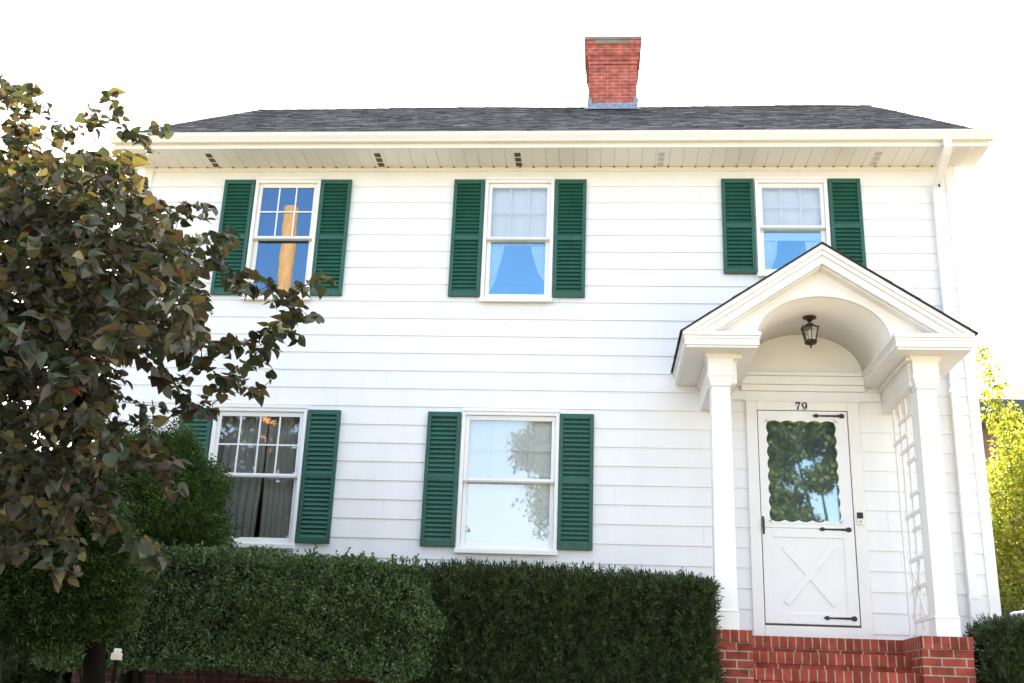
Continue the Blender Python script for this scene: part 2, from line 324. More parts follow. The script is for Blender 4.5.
# openings: x0, x1, z0(sill), z1(head)
WIN = dict(UL=(-4.03, -3.255, -1.415, 0.085), UC=(-1.320, -0.525, -1.415, 0.085), UR=(1.740, 2.542, -1.095, 0.085),
           LL=(-4.18, -3.145, -4.185, -2.68), LC=(-1.450, -0.405, -4.180, -2.68))
DOOR = (1.60, 2.67, -4.93, -2.545)
OPEN = [(a+0.03, b-0.03, c+0.03, d-0.03) for a, b, c, d in WIN.values()]+[(DOOR[0]+0.03, DOOR[1]-0.03, DOOR[2], DOOR[3]-0.03)]

def siding(mb, fmap, ext, z0, z1, openings, joints=False):
    k = math.floor(z0/CO)
    while k*CO < z1:
        zb, zt = max(k*CO, z0), min((k+1)*CO, z1)
        cuts = sorted({zb, zt}|{z for o in openings for z in o[2:4] if zb < z < zt})
        for a, b in zip(cuts[:-1], cuts[1:]):
            la, ra = ext(a); lb, rb = ext(b)
            if ra-la < 0.02: continue
            oa = lambda z: 0.014-0.0105*(z-k*CO)/CO
            spans = [(la, lb, ra, rb)]
            for x0, x1, y0, y1 in openings:
                if y0 < (a+b)/2 < y1:
                    new = []
                    for (p, p2, q, q2) in spans:
                        if x1 <= min(p, p2) or x0 >= max(q, q2): new.append((p, p2, q, q2)); continue
                        if x0 > p: new.append((p, p2, x0, x0))
                        if x1 < q: new.append((x1, x1, q, q2))
                    spans = new
            if joints:
                new = []; jr = random.Random(k*7+3); js = []; jx = spans[0][0]+jr.uniform(0.6, 5.5)
                while jx < spans[-1][2]: js.append(jx); jx += jr.uniform(4.5, 7.0)
                for (p, p2, q, q2) in spans:
                    cutp = p
                    for jx in js:
                        if p+0.05 < jx < q-0.05: new.append((cutp, cutp, jx, jx)); cutp = jx+0.0012
                    new.append((cutp, cutp, q, q2) if cutp != p else (p, p2, q, q2))
                spans = new
            for (p, p2, q, q2) in spans:
                mb.quad(fmap(p, oa(a), a), fmap(q, oa(a), a), fmap(q2, oa(b), b), fmap(p2, oa(b), b))
                if a == zb: mb.quad(fmap(p, 0.0005, a), fmap(q, 0.0005, a), fmap(q, oa(a), a), fmap(p, oa(a), a))
        k += 1
mb = MB()
ZW0, ZW1 = -4.95, 0.255
siding(mb, lambda s, o, z: (s, -o, z), lambda z: (XL, XR), ZW0, ZW1, OPEN, True)
RIDGE_Y, RIDGE_Z, EAVE_Y, EAVE_Z = 4.05, 3.455, -0.50, 0.395
SLOPE = (RIDGE_Z-EAVE_Z)/(RIDGE_Y-EAVE_Y); DEPTH = 2*RIDGE_Y
def gext(z):
    if z <= 0.25: return (0.0, DEPTH)
    h = (RIDGE_Z-0.12-z)/SLOPE
    return (max(0, RIDGE_Y-h), min(DEPTH, RIDGE_Y+h)) if h > 0 else (RIDGE_Y, RIDGE_Y)
siding(mb, lambda s, o, z: (XR+o, s, z), gext, ZW0, RIDGE_Z-0.15, [])
siding(mb, lambda s, o, z: (XL-o, DEPTH-s, z), lambda z: tuple(DEPTH-q for q in gext(z)[::-1]), ZW0, RIDGE_Z-0.15, [])
siding(mb, lambda s, o, z: (XL+XR-s, DEPTH+o, z), lambda z: (XL, XR), ZW0, ZW1, [])
mb.build('siding', M['siding'], house)
# wall core behind the siding (with the openings) and rooms
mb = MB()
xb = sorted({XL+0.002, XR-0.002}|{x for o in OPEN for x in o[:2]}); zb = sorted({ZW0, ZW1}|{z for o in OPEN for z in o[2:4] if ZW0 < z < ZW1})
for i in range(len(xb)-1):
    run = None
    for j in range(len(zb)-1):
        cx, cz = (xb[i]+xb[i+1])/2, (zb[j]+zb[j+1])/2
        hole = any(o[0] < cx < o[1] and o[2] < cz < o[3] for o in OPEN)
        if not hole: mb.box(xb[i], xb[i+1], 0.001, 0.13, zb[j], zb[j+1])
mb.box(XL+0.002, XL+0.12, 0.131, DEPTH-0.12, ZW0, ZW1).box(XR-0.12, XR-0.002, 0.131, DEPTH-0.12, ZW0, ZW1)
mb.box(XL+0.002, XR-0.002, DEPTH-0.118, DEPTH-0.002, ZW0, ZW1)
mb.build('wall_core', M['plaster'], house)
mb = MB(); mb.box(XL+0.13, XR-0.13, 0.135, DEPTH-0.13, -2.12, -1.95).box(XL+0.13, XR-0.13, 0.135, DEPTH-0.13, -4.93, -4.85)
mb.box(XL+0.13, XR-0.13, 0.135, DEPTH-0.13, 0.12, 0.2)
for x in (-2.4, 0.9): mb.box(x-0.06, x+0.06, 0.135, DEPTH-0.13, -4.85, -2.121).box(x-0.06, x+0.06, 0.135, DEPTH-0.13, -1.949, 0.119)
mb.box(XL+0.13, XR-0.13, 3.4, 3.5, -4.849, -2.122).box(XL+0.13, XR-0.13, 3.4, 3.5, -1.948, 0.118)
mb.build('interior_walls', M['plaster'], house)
# foundation
MB().box(XL+0.05, XR-0.04, 0.02, DEPTH-0.02, GZ-0.2, ZW0-0.001).build('brick_foundation', M['shadebrick'], house)
# corner boards, frieze
mb = MB()
mb.box(XR-0.085, XR+0.022, -0.024, -0.0005, ZW0-0.01, ZW1-0.005).box(XR+0.0005, XR+0.024, -0.0235, 0.085, ZW0-0.01, ZW1-0.005)
mb.build('corner_board', M['trim'], house, 0.004); mb = MB()
mb.box(XL-0.022, XL+0.085, -0.024, -0.0005, ZW0-0.01, ZW1-0.005).box(XL-0.024, XL-0.0005, -0.0235, 0.085, ZW0-0.01, ZW1-0.005)
mb.build('corner_board', M['trim'], house, 0.004)
MB().box(XL+0.09, XR-0.09, -0.022, -0.0005, 0.196, 0.248).build('frieze_board', M['alu'], house, 0.003)
# eave: soffit with V-grooved panels, fascia
RXL, RXR = -5.60, 4.19
mb = MB(); px = RXL+0.02
while px < RXR-0.1:
    x2 = min(px+0.155, RXR-0.02)
    mb.xz([(px, 0.262), (px, 0.254), (px+0.0035, 0.250), (x2-0.0045, 0.250), (x2-0.0015, 0.254), (x2-0.0015, 0.262)], -0.462, 0.03)
    px = x2
soff = mb.build('soffit', M['alu'], house)
pj = None; px = RXL+0.175
while px < RXR-0.25:
    if px > XL+0.05:
        if pj is None: pj = MB().box(px-0.012, px+0.010, -0.030, -0.0225, 0.238, 0.2495).build('panel_joint', M['dirt'], soff); pj0 = px
        else:
            c = pj.copy(); COL.objects.link(c); c.parent = soff; c.location.x = px-pj0+0.006*math.sin(px*40); c.scale = (0.6+0.4*math.sin(px*17)**2, 1, 1) if False else (1, 1, 1)
    px += 0.155
for vx in (-4.53, -2.55, -0.94, 0.68, 3.06):
    fm = MB().box(vx-0.045, vx+0.045, -0.375, -0.03, 0.2475, 0.2498).build('soffit_vent', M['alu'], soff)
    for q in range(3): MB().box(vx-0.035, vx+0.035, -0.36+q*0.115, -0.27+q*0.115, 0.2455, 0.2492).build('vent_slot', M['dirt'] if vx < 0.5 else M['greyvinyl'], soff)
mb = MB().box(RXL, RXR, -0.485, -0.463, 0.245, 0.40)
mb.box(RXL, RXL+0.022, -0.462, 0.0, 0.245, 0.40).box(RXR-0.022, RXR, -0.462, 0.0, 0.245, 0.40)
mb.yz([(0.0, 0.245), (-0.46, 0.245), (-0.46, 0.37), (0.0, 0.72)], RXR-0.04, RXR-0.023)
mb.yz([(0.0, 0.245), (-0.46, 0.245), (-0.46, 0.37), (0.0, 0.72)], RXL+0.023, RXL+0.04)
for X0, X1 in ((RXL+0.01, RXL+0.03), (RXR-0.03, RXR-0.01)):      # rake boards along the gables
    for sgn in (1, -1):
        pr = [(EAVE_Y+0.05, EAVE_Z+0.0), (RIDGE_Y, RIDGE_Z-0.035), (RIDGE_Y, RIDGE_Z-0.22), (EAVE_Y+0.05, EAVE_Z-0.15)]
        if sgn < 0: pr = [(2*RIDGE_Y-p, q) for p, q in pr][::-1]
        mb.yz(pr, X0+(0 if sgn > 0 else 0.0005), X1)
mb.build('fascia', M['alu'], house, 0.003)
# back eave box
MB().box(RXL, RXR, DEPTH+0.001, DEPTH+0.5, 0.24, 0.39).build('rear_eave', M['alu'], house)
# gutter (K profile)
prof = [(-0.487, 0.395), (-0.487, 0.30), (-0.548, 0.297), (-0.560, 0.318), (-0.572, 0.335), (-0.588, 0.358), (-0.592, 0.380), (-0.598, 0.392), (-0.590, 0.396), (-0.584, 0.384), (-0.568, 0.345), (-0.545, 0.308), (-0.494, 0.308), (-0.494, 0.395)]
gut = MB().yz(prof, RXL-0.02, RXR+0.03)
gut.yz([(-0.487, 0.395), (-0.487, 0.30), (-0.548, 0.297), (-0.588, 0.358), (-0.596, 0.393)], RXR+0.0301, RXR+0.034).yz([(-0.487, 0.395), (-0.487, 0.30), (-0.548, 0.297), (-0.588, 0.358), (-0.596, 0.393)], RXL-0.024, RXL-0.0201)
gut = gut.build('gutter', M['alu'], house)
# downspout
def flat_tube(mb, pts, w, d):
    for a, b in zip(pts[:-1], pts[1:]): mb.bar(a, b, w, d, (0, 1, 0) if abs(b[1]-a[1]) < 0.2*abs(b[2]-a[2]) else (0, 0, 1))
    return mb
mb = MB(); pts = [(3.73, -0.535, 0.31), (3.73, -0.535, 0.215), (3.73, -0.48, 0.17), (3.725, -0.12, -0.02), (3.72, -0.065, -0.07), (3.70, -0.062, -2.5), (3.68, -0.062, -5.45)]
for a, b in zip(pts[:-1], pts[1:]):
    A, B = Vector(a), Vector(b); d = (B-A).normalized(); mb.bar(A-d*0.012, B+d*0.012, 0.085, 0.065, d.cross(Vector((1, 0, 0))))
ds = mb.build('downspout', M['siding'], house, 0.008)
for z in (-2.4, -4.5): MB().box(3.64, 3.77, -0.101, -0.097, z-0.02, z+0.02).build('downspout_strap', M['vinyl'], ds)
mb = MB(); mb.tube([(3.735, -0.13, 0.03), (3.75, -0.155, 0.0), (3.73, -0.15, -0.03)], 0.012, 6).tube([(3.72, -0.15, -0.02), (3.74, -0.14, -0.07)], 0.009, 6)
mb.build('wire_tie', M['black'], ds)
# roof shingles: courses of overlapping tabs
def shingle_plane(mb, sgn):
    L = math.hypot(RIDGE_Y-EAVE_Y, RIDGE_Z-EAVE_Z); ny = 44; cs = L/ny
    dy, dz = (RIDGE_Y-EAVE_Y)/L, (RIDGE_Z-EAVE_Z)/L
    for i in range(ny):
        x = RXL-0.02-random.random()*0.25
        while x < RXR+0.02:
            w = random.choice((0.06, 0.10, 0.16, 0.25)); x2 = min(x+w, RXR+0.02); x1 = max(x, RXL-0.02)
            if x2-x1 > 0.02:
                th = random.choice((0.004, 0.006, 0.008, 0.010)); s0 = i*cs-random.random()*0.012; s1 = min((i+1.35)*cs, L)
                def P(s, h): 
                    y = EAVE_Y+dy*s-dz*h; z = EAVE_Z+dz*s+dy*h+0.012
                    sag = 0.010*math.sin((x1*1.3+s)*0.9)*s/L
                    return y if sgn > 0 else 2*RIDGE_Y-y, z+sag
                h1 = -0.001
                a = P(s0, th); b = P(s1, 0.002); c = P(s0, -0.008)
                mb.add([(x1, *a), (x2, *a), (x2, *b), (x1, *b), (x1, *c), (x2, *c)], [(0, 1, 2, 3), (4, 5, 1, 0), (4, 0, 3), (5, 2, 1)])
            x += w+0.003
mb = MB(); shingle_plane(mb, 1); shingle_plane(mb, -1)
k = RXL-0.02
while k < RXR+0.02:
    k2 = min(k+0.22, RXR+0.02); zz = RIDGE_Z+0.012+0.010*math.sin((k*1.3+5)*0.9)+random.random()*0.006
    mb.add([(k, RIDGE_Y-0.13, zz-0.075), (k2+0.02, RIDGE_Y-0.13, zz-0.082), (k2+0.02, RIDGE_Y, zz+0.008), (k, RIDGE_Y, zz+0.014), (k2+0.02, RIDGE_Y+0.13, zz-0.082), (k, RIDGE_Y+0.13, zz-0.075)], [(0, 1, 2, 3), (3, 2, 4, 5)]); k = k2
roof = mb.build('roof', M['shingle'], house)
mb = MB()                      # sheathing under the shingles
for sgn in (1, -1):
    pr = [(EAVE_Y+0.01, EAVE_Z-0.022), (EAVE_Y+0.01, EAVE_Z+0.0), (RIDGE_Y, RIDGE_Z+0.0), (RIDGE_Y, RIDGE_Z-0.03)]
    if sgn < 0: pr = [(2*RIDGE_Y-p+0.0, q) for p, q in pr][::-1]
    mb.yz(pr, RXL+0.0, RXR-0.0)
mb.build('roof_deck', M['porchroof'], roof)
# chimney
cx0, cx1, cyf, cyb = -0.20, 0.55, 3.60, 4.35
mb = MB().box(cx0, cx1, cyf, cyb, 2.7, 3.965)
tiers = [(3.965, 4.04, 0.014), (4.04, 4.115, 0.030), (4.115, 4.30, 0.046), (4.30, 4.385, 0.060)]
for z0, z1, e in tiers: mb.box(cx0-e, cx1+e, cyf-e, cyb+e, z0+0.0005, z1)
ch = mb.build('chimney', M['chim'], house, 0.004)
zc = 4.385
MB().box(cx0-0.075, cx1+0.075, cyf-0.07, cyb+0.07, zc+0.001, zc+0.055).box(cx0+0.09, cx1-0.13, cyf-0.064, cyf-0.0605, zc-0.07, zc-0.002).build('chimney_cap', M['concrete'], ch, 0.008)
mb = MB(); zr = lambda y: EAVE_Z+SLOPE*(y-EAVE_Y)
mb.box(cx0-0.012, cx1+0.012, cyf-0.012, cyf-0.002, zr(cyf)-0.06, zr(cyf)+0.125)
st = [(cyf-0.02, zr(cyf)-0.03)]
for X in (cx0-0.010, cx1+0.002):
    for q in range(4):
        y0 = cyf+q*0.11; mb.box(X, X+0.008, y0, min(y0+0.11, RIDGE_Y), zr(y0)-0.02, zr(y0+0.11)+0.10)
mb.quad((cx0-0.06, cyf-0.14, zr(cyf-0.14)+0.034), (cx1+0.06, cyf-0.14, zr(cyf-0.14)+0.034), (cx1+0.05, cyf-0.012, zr(cyf-0.012)+0.036), (cx0-0.05, cyf-0.012, zr(cyf-0.012)+0.036))
mb.box(cx0-0.02, cx0+0.05, cyf-0.0145, cyf-0.0125, zr(cyf)+0.10, zr(cyf)+0.20).box(cx1-0.05, cx1+0.02, cyf-0.0145, cyf-0.0125, zr(cyf)+0.10, zr(cyf)+0.21)
mb.build('chimney_flashing', M['lead'], ch)

# ------------------------------------------------------------------ windows and shutters
def rect_frame(mb, x0, x1, z0, z1, wl, wr, wt, wb, y0, y1):
    mb.box(x0, x0+wl, y0, y1, z0, z1).box(x1-wr, x1, y0, y1, z0, z1)
    mb.box(x0+wl, x1-wr, y0, y1, z1-wt, z1).box(x0+wl, x1-wr, y0, y1, z0, z0+wb); return mb
def window(key, meet, cols, rows, glass_u, glass_l, trim, sashm, grid_inside=False):
    x0, x1, z0, z1 = WIN[key]
    mb = MB(); c = 0.038
    rect_frame(mb, x0, x1, z0+0.0, z1, c, c, 0.05, 0.035, -0.045, 0.06)
    mb.box(x0-0.004, x1+0.004, -0.056, -0.0455, z1-0.012, z1+0.022)         # head cap
    win = mb.build('window', trim, house, 0.004)
    MB().box(x0-0.012, x1+0.012, -0.075, -0.046, z0-0.022, z0+0.022).box(x0+0.006, x1-0.006, -0.062, -0.046, z0+0.0225, z0+0.03).build('window_sill', trim, win, 0.004)
    a, b = x0+c+0.001, x1-c-0.001; zt, zb = z1-0.051, z0+0.036
    s = 0.042
    up = rect_frame(MB(), a, b, meet-0.018, zt, s, s, 0.05, 0.04, -0.018, 0.014).build('sash', sashm, win, 0.004)
    MB().box(a-0.0, b+0.0, -0.030, -0.0185, meet-0.024, meet-0.004).build('sash_rail', M['greyvinyl'], win, 0.002)
    lo = rect_frame(MB(), a+0.001, b-0.001, zb, meet+0.016, s+0.006, s+0.006, 0.034, 0.062, 0.0185, 0.048).build('sash', sashm, win, 0.004)
    MB().box(a+s+0.0005, b-s-0.0005, -0.004, 0.0, meet+0.0225, zt-0.0505).build('pane', glass_u, win)
    MB().box(a+s+0.0075, b-s-0.0075, 0.030, 0.034, zb+0.0625, meet-0.0185).build('pane', glass_l, win)
    if cols:
        mb = MB(); ga, gb, gz0, gz1 = a+s+0.001, b-s-0.001, meet+0.0225, zt-0.051
        yy = (0.003, 0.013) if grid_inside else (-0.014, -0.0045)
        for i in range(1, cols): x = ga+(gb-ga)*i/cols; mb.box(x-0.008, x+0.008, yy[0], yy[1], gz0, gz1)
        for j in range(1, rows):
            z = gz0+(gz1-gz0)*j/rows; mb.box(ga, gb, yy[0]+0.0005, yy[1]-0.0005, z-0.008, z+0.008)
        mb.build('muntin', trim if not grid_inside else M['vinyl'], win)
    return win
window('UL', -0.655, 3, 2, M['glasswave'], M['glasswave'], M['greyvinyl'] if False else M['alu'], M['alu'])
window('UC', -0.655, 3, 2, M['glass'], M['glassblue'], M['vinyl'], M['vinyl'], True)
window('UR', -0.505, 3, 2, M['glass'], M['glassblue'], M['vinyl'], M['vinyl'], True)
window('LL', -3.430, 4, 2, M['glass'], M['glass'], M['vinyl'], M['vinyl'])
window('LC', -3.430, 4, 2, M['glasslow'], M['glasslow'], M['vinyl'], M['vinyl'], True)

def shutter(x0, x1, z0, z1, mid):
    y0, y1 = -0.052, -0.020; st_ = 0.042
    mb = MB(); mb.box(x0, x0+st_, y0, y1, z0, z1).box(x1-st_, x1, y0, y1, z0, z1)
    for a, b in ((z0, z0+0.062), (mid-0.028, mid+0.028), (z1-0.055, z1)): mb.box(x0+st_, x1-st_, y0+0.001, y1, a, b)
    sh = mb.build('shutter', M['green'], house, 0.004)
    mb = MB()
    for a, b in ((z0+0.062, mid-0.028), (mid+0.028, z1-0.055)):
        n = max(1, round((b-a)/0.048)); p = (b-a)/n
        for i in range(n):
            z = a+i*p
            mb.yz([(y0+0.004, z+0.002), (y0+0.010, z-0.002), (y1-0.004, z+p*0.80), (y1-0.008, z+p*0.86)], x0+st_+0.0005, x1-st_-0.0005)
        mb.box(x0+st_, x1-st_, y1-0.003, y1-0.0005, a, b)
    mb.build('louvres', M['green'], sh)
zu0, zu1 = -1.372, 0.076
for x0, x1, z0, z1, mid in ((-4.405, -4.042, zu0, zu1, -0.66), (-3.248, -2.888, zu0, zu1, -0.66), (-1.684, -1.330, zu0, zu1, -0.66), (-0.516, -0.158, zu0, zu1, -0.66),
                            (1.366, 1.725, -1.075, 0.083, -0.50), (2.553, 2.908, -1.075, 0.083, -0.50),
                            (-4.555, -4.195, -4.14, -2.703, -3.43), (-3.135, -2.774, -4.14, -2.703, -3.43), (-1.822, -1.463, -4.14, -2.702, -3.43), (-0.404, -0.040, -4.14, -2.702, -3.43)):
    shutter(x0, x1, z0, z1, mid)

# blinds and curtains inside the windows
def blind(key, zlow, label):
    x0, x1, z0, z1 = WIN[key]; t = thing('roller_blind', ((x0+x1)/2, 0.11, zlow), label, 'blind')
    mb = MB(); n = 26; P = []; a, b = x0+0.05, x1-0.05; zt = z1-0.055
    MB().box(a, b, 0.066, 0.068, zlow+0.02, zt).build('shade', M['blind'], t)
    MB().box(a, b, 0.061, 0.073, zlow, zlow+0.0195).build('hem_bar', M['vinyl'], t, 0.003)
    MB().lathe(0.090, zt+0.02, [(0.018, a+0.002), (0.018, b-0.002)], 12, 'x').build('roller', M['vinyl'], t)
blind('UC', -0.70, 'white roller blind pulled halfway down in the upstairs middle window')
blind('UR', -0.635, 'white roller blind pulled past the sash rail in the window above the porch')
blind('LC', -4.12, 'white roller blind pulled fully down in the ground floor window beside the porch')
def curtain(pts_in, x_out, ztop, zbot, y, m, label, folds=7, amp=0.014, cat='curtain', group=None):
    """hanging cloth from fixed outer edge x_out to an inner edge given by (z, x) knots"""
    nz, nx = 36, 40; V = []; F = []
    zs = np.linspace(ztop, zbot, nz); kz = np.array([p[0] for p in pts_in])[::-1]; kx = np.array([p[1] for p in pts_in])[::-1]
    for z in zs:
        xi = np.interp(z, kz, kx)
        for j in range(nx):
            s = j/(nx-1); V.append((x_out+(xi-x_out)*s, y+amp*math.sin(s*folds*6.283+0.6*math.sin(z*3))+0.004*math.sin(z*7+s*9), z))
    for i in range(nz-1):
        for j in range(nx-1): F.append((i*nx+j, i*nx+j+1, (i+1)*nx+j+1, (i+1)*nx+j))
    o = mesh_obj('curtain', np.array(V), F, m, None, smooth=True); tag(o, label, cat, group)
    sd = o.modifiers.new('solid', 'SOLIDIFY'); sd.thickness = 0.003
    return o
for key, zt in (('UC', -0.705), ('UR', -0.64)):
    x0, x1, z0, z1 = WIN[key]; w = x1-x0; nm = 'upstairs middle window' if key == 'UC' else 'window above the porch'
    zm = -1.10 if key == 'UC' else -0.98
    curtain([(zt, x0+0.30*w), (-0.78, x0+0.29*w), (zm-0.05, x0+0.18*w), (zm-0.18, x0+0.10*w), (z0+0.04, x0+0.105*w)], x0+0.04, zt, z0+0.04, 0.075, M['lace'], 'white lace curtain gathered at the left side of the '+nm, 5, 0.008)
    curtain([(zt, x1-0.32*w), (-0.78, x1-0.31*w), (zm+0.08, x1-0.22*w), (zm-0.04, x1-0.12*w), (z0+0.04, x1-0.10*w)], x1-0.05, zt, z0+0.04, 0.075, M['lace'], 'white lace curtain gathered at the right side of the '+nm, 5, 0.008)
x0, x1, z0, z1 = WIN['LL']; xm = x0+0.545*(x1-x0)
curtain([(z1-0.05, xm-0.004), (-3.4, xm-0.004), (-3.7, xm-0.020), (z0+0.04, xm-0.028)], x0+0.04, z1-0.05, z0+0.04, 0.14, M['sheer'], 'left sheer grey curtain drawn across the ground floor window behind the shrub', 6, 0.02)
curtain([(z1-0.05, xm+0.004), (-3.4, xm+0.008), (-3.7, xm+0.016), (z0+0.04, xm+0.026)], x1-0.04, z1-0.05, z0+0.04, 0.15, M['sheer'], 'right sheer grey curtain drawn across the ground floor window behind the shrub', 7, 0.02)

# ------------------------------------------------------------------ front door
mb = MB(); dx0, dx1, dz0, dz1 = DOOR
rect = [(1.556, 1.668), (2.602, 2.716)]
for a, b in rect: mb.box(a, b, -0.050, -0.0005, -4.94, -2.52)
mb.box(1.668, 2.602, -0.049, -0.0005, -2.625, -2.52).box(1.54, 2.732, -0.062, -0.0505, -2.535, -2.515)
df = mb.build('door_frame', M['trim'], house, 0.005)
MB().box(1.668, 2.602, -0.056, -0.0005, -4.94, -4.826).build('door_sill', M['trim'], df, 0.004)
MB().box(1.672, 2.598, 0.06, 0.10, -4.86, -2.63).build('inner_door', M['darkdoor'], df, 0.004)
# storm door: slab with a scalloped light, cross-braced lower panel
DX0, DX1, DZ0, DZ1 = 1.676, 2.592, -4.805, -2.634
gx0, gx1, gz0, gz1 = 1.770, 2.462, -3.785, -2.748
mb = MB(); yo, yi = -0.044, -0.012
mb.box(DX0, gx0-0.03, yo, yi, DZ0, DZ1).box(gx1+0.03, DX1, yo, yi, DZ0, DZ1).box(gx0-0.03, gx1+0.03, yo, yi, gz1+0.03, DZ1).box(gx0-0.03, gx1+0.03, yo+0.004, yi, DZ0, gz0-0.03)
pin = []; pout = []
def scal(n, a, b, fixed, horiz, sg):
    for i in range(n):
        for k in range(8):
            t = (i+k/8)/n; bulge = 0.020*math.sin(math.pi*(k/8))
            c = a+(b-a)*t; f = fixed+sg*(bulge-0.006)
            fo = fixed+sg*0.03
            pin.append((c, f) if horiz else (f, c)); pout.append((c+(0 if 0 else 0), fo) if horiz else (fo, c))
scal(5, gx0, gx1, gz1, True, 1); scal(8, gz1, gz0, gx1, False, 1); scal(5, gx1, gx0, gz0, True, -1); scal(8, gz0, gz1, gx0, False, -1)
n = len(pin)
cl = lambda p: (min(max(p[0], gx0-0.03), gx1+0.03), min(max(p[1], gz0-0.03), gz1+0.03))
for i in range(n):
    j = (i+1) % n; a, b, c, d = cl(pout[i]), cl(pout[j]), pin[j], pin[i]
    mb.quad((a[0], yo+0.001, a[1]), (b[0], yo+0.001, b[1]), (c[0], yo+0.001, c[1]), (d[0], yo+0.001, d[1]))
    mb.quad((d[0], yo+0.001, d[1]), (c[0], yo+0.001, c[1]), (c[0], yi, c[1]), (d[0], yi, d[1]))
for (x, z, sx, sz) in ((gx0, gz1, -1, 1), (gx1, gz1, 1, 1), (gx1, gz0, 1, -1), (gx0, gz0, -1, -1)):
    mb.quad((x+sx*0.03, yo+0.001, z+sz*0.03), (x, yo+0.001, z+sz*0.03), (x, yo+0.001, z), (x+sx*0.03, yo+0.001, z))
door = mb.build('storm_door', M['vinyl'], house)
MB().box(gx0-0.028, gx1+0.028, -0.030, -0.026, gz0-0.028, gz1+0.028).build('pane', M['glassdoor'], door)
mb = MB(); px0, px1, pz0, pz1 = DX0+0.10, DX1-0.11, -4.70, -3.955
mb.box(DX0+0.001, px0, yo-0.006, yo+0.0035, DZ0+0.001, gz0-0.08).box(px1, DX1-0.001, yo-0.006, yo+0.0035, DZ0+0.001, gz0-0.08)
mb.box(px0, px1, yo-0.006, yo+0.0035, pz1, gz0-0.08).box(px0, px1, yo-0.006, yo+0.0035, DZ0+0.001, pz0)
q = 0.11
A, B = (px0+q, yo-0.002, pz1-0.08), (px1-q, yo-0.002, pz0+0.09)
mb.bar(A, B, 0.072, 0.007, (0, 1, 0))
C_, D_ = (px1-q, yo-0.0023, pz1-0.08), (px0+q, yo-0.0023, pz0+0.09)
mb.bar(C_, D_, 0.072, 0.0065, (0, 1, 0))
mb.build('brace_panel', M['vinyl'], door, 0.005)
MB().box(DX0+0.01, DX1-0.004, yo-0.010, yo-0.0065, gz0-0.075, gz0-0.045).build('door_rail', M['vinyl'], door, 0.003)
MB().box(DX0+0.004, DX1-0.004, -0.04, -0.02, -4.826, -4.8055).build('door_sweep', M['dirt'], door)
def strap(zc, x0=2.237, x1=2.565):
    prof = []
    L = x1-x0
    top = [(0, 0), (0.018, 0.012), (0.034, 0.022), (0.052, 0.018), (0.066, 0.008), (0.20, 0.010), (L-0.055, 0.0125), (L-0.045, 0.022), (L-0.02, 0.026), (L-0.008, 0.018), (L, 0.012)]
    pr = [(x0+a, zc+b) for a, b in top]+[(x0+a, zc-b) for a, b in top[::-1][:-1]]
    o = MB().xz(pr, -0.0575, -0.0505).build('strap_hinge', M['black'], door, 0.001)
for z in (-2.683, -3.867, -4.740): strap(z)
mb = MB(); mb.box(1.680, 1.700, -0.056, -0.0445, -3.93, -3.75).tube([(1.69, -0.056, -3.775), (1.69, -0.088, -3.785), (1.69, -0.09, -3.84), (1.69, -0.088, -3.895), (1.69, -0.056, -3.905)], 0.008, 8)
mb.build('door_handle', M['black'], door)
# house number 79 on the head of the frame
def stroke(mb, pts, y0, y1):
    """ribbon with a width at every point: (x, z, w)"""
    L = []; R = []
    for i, (x, z, w) in enumerate(pts):
        a = pts[max(i-1, 0)]; b = pts[min(i+1, len(pts)-1)]; d = Vector((b[0]-a[0], b[1]-a[1])).normalized(); n_ = Vector((-d.y, d.x))
        L.append((x+n_.x*w/2, z+n_.y*w/2)); R.append((x-n_.x*w/2, z-n_.y*w/2))
    for i in range(len(pts)-1): mb.xz([L[i], L[i+1], R[i+1], R[i]], y0, y1)
    return mb
nx, nz, hh = 2.071, -2.621, 0.083
mb = MB()
stroke(mb, [(nx, nz+hh-0.008, 0.016), (nx+0.048, nz+hh-0.008, 0.016)], -0.058, -0.0505)
stroke(mb, [(nx+0.003, nz+hh-0.012, 0.007), (nx+0.001, nz+hh-0.032, 0.004)], -0.0581, -0.0506)
stroke(mb, [(nx+0.047, nz+hh-0.010, 0.006), (nx+0.028, nz+0.045, 0.011), (nx+0.018, nz, 0.017)], -0.0582, -0.0507)
c9 = (nx+0.090, nz+hh-0.031)
ring = [(c9[0]+0.021*math.cos(a), c9[1]+0.026*math.sin(a), 0.008+0.007*abs(math.cos(a))) for a in np.linspace(0, 2*math.pi, 21)]
stroke(mb, ring, -0.058, -0.0505)
stroke(mb, [(c9[0]+0.022, c9[1], 0.014), (c9[0]+0.020, c9[1]-0.030, 0.012), (c9[0]+0.008, nz+0.010, 0.008), (c9[0]-0.010, nz+0.004, 0.006), (c9[0]-0.019, nz+0.014, 0.010)], -0.0581, -0.0506)
mb.build('house_number', M['black'], df)
# doorbell
bell = thing('doorbell', (2.655, -0.06, -3.80), 'small white doorbell with black top on the door frame', 'doorbell')
MB().box(2.626, 2.686, -0.072, -0.0505, -3.815, -3.752).build('bell_body', M['vinyl'], bell, 0.005)
MB().box(2.627, 2.685, -0.074, -0.0505, -3.7515, -3.690).build('bell_camera', M['black'], bell, 0.005)
MB().lathe(2.656, -3.782, [(0.016, -0.0722), (0.014, -0.0755)], 16, 'y').build('bell_button', M['rim'], bell)

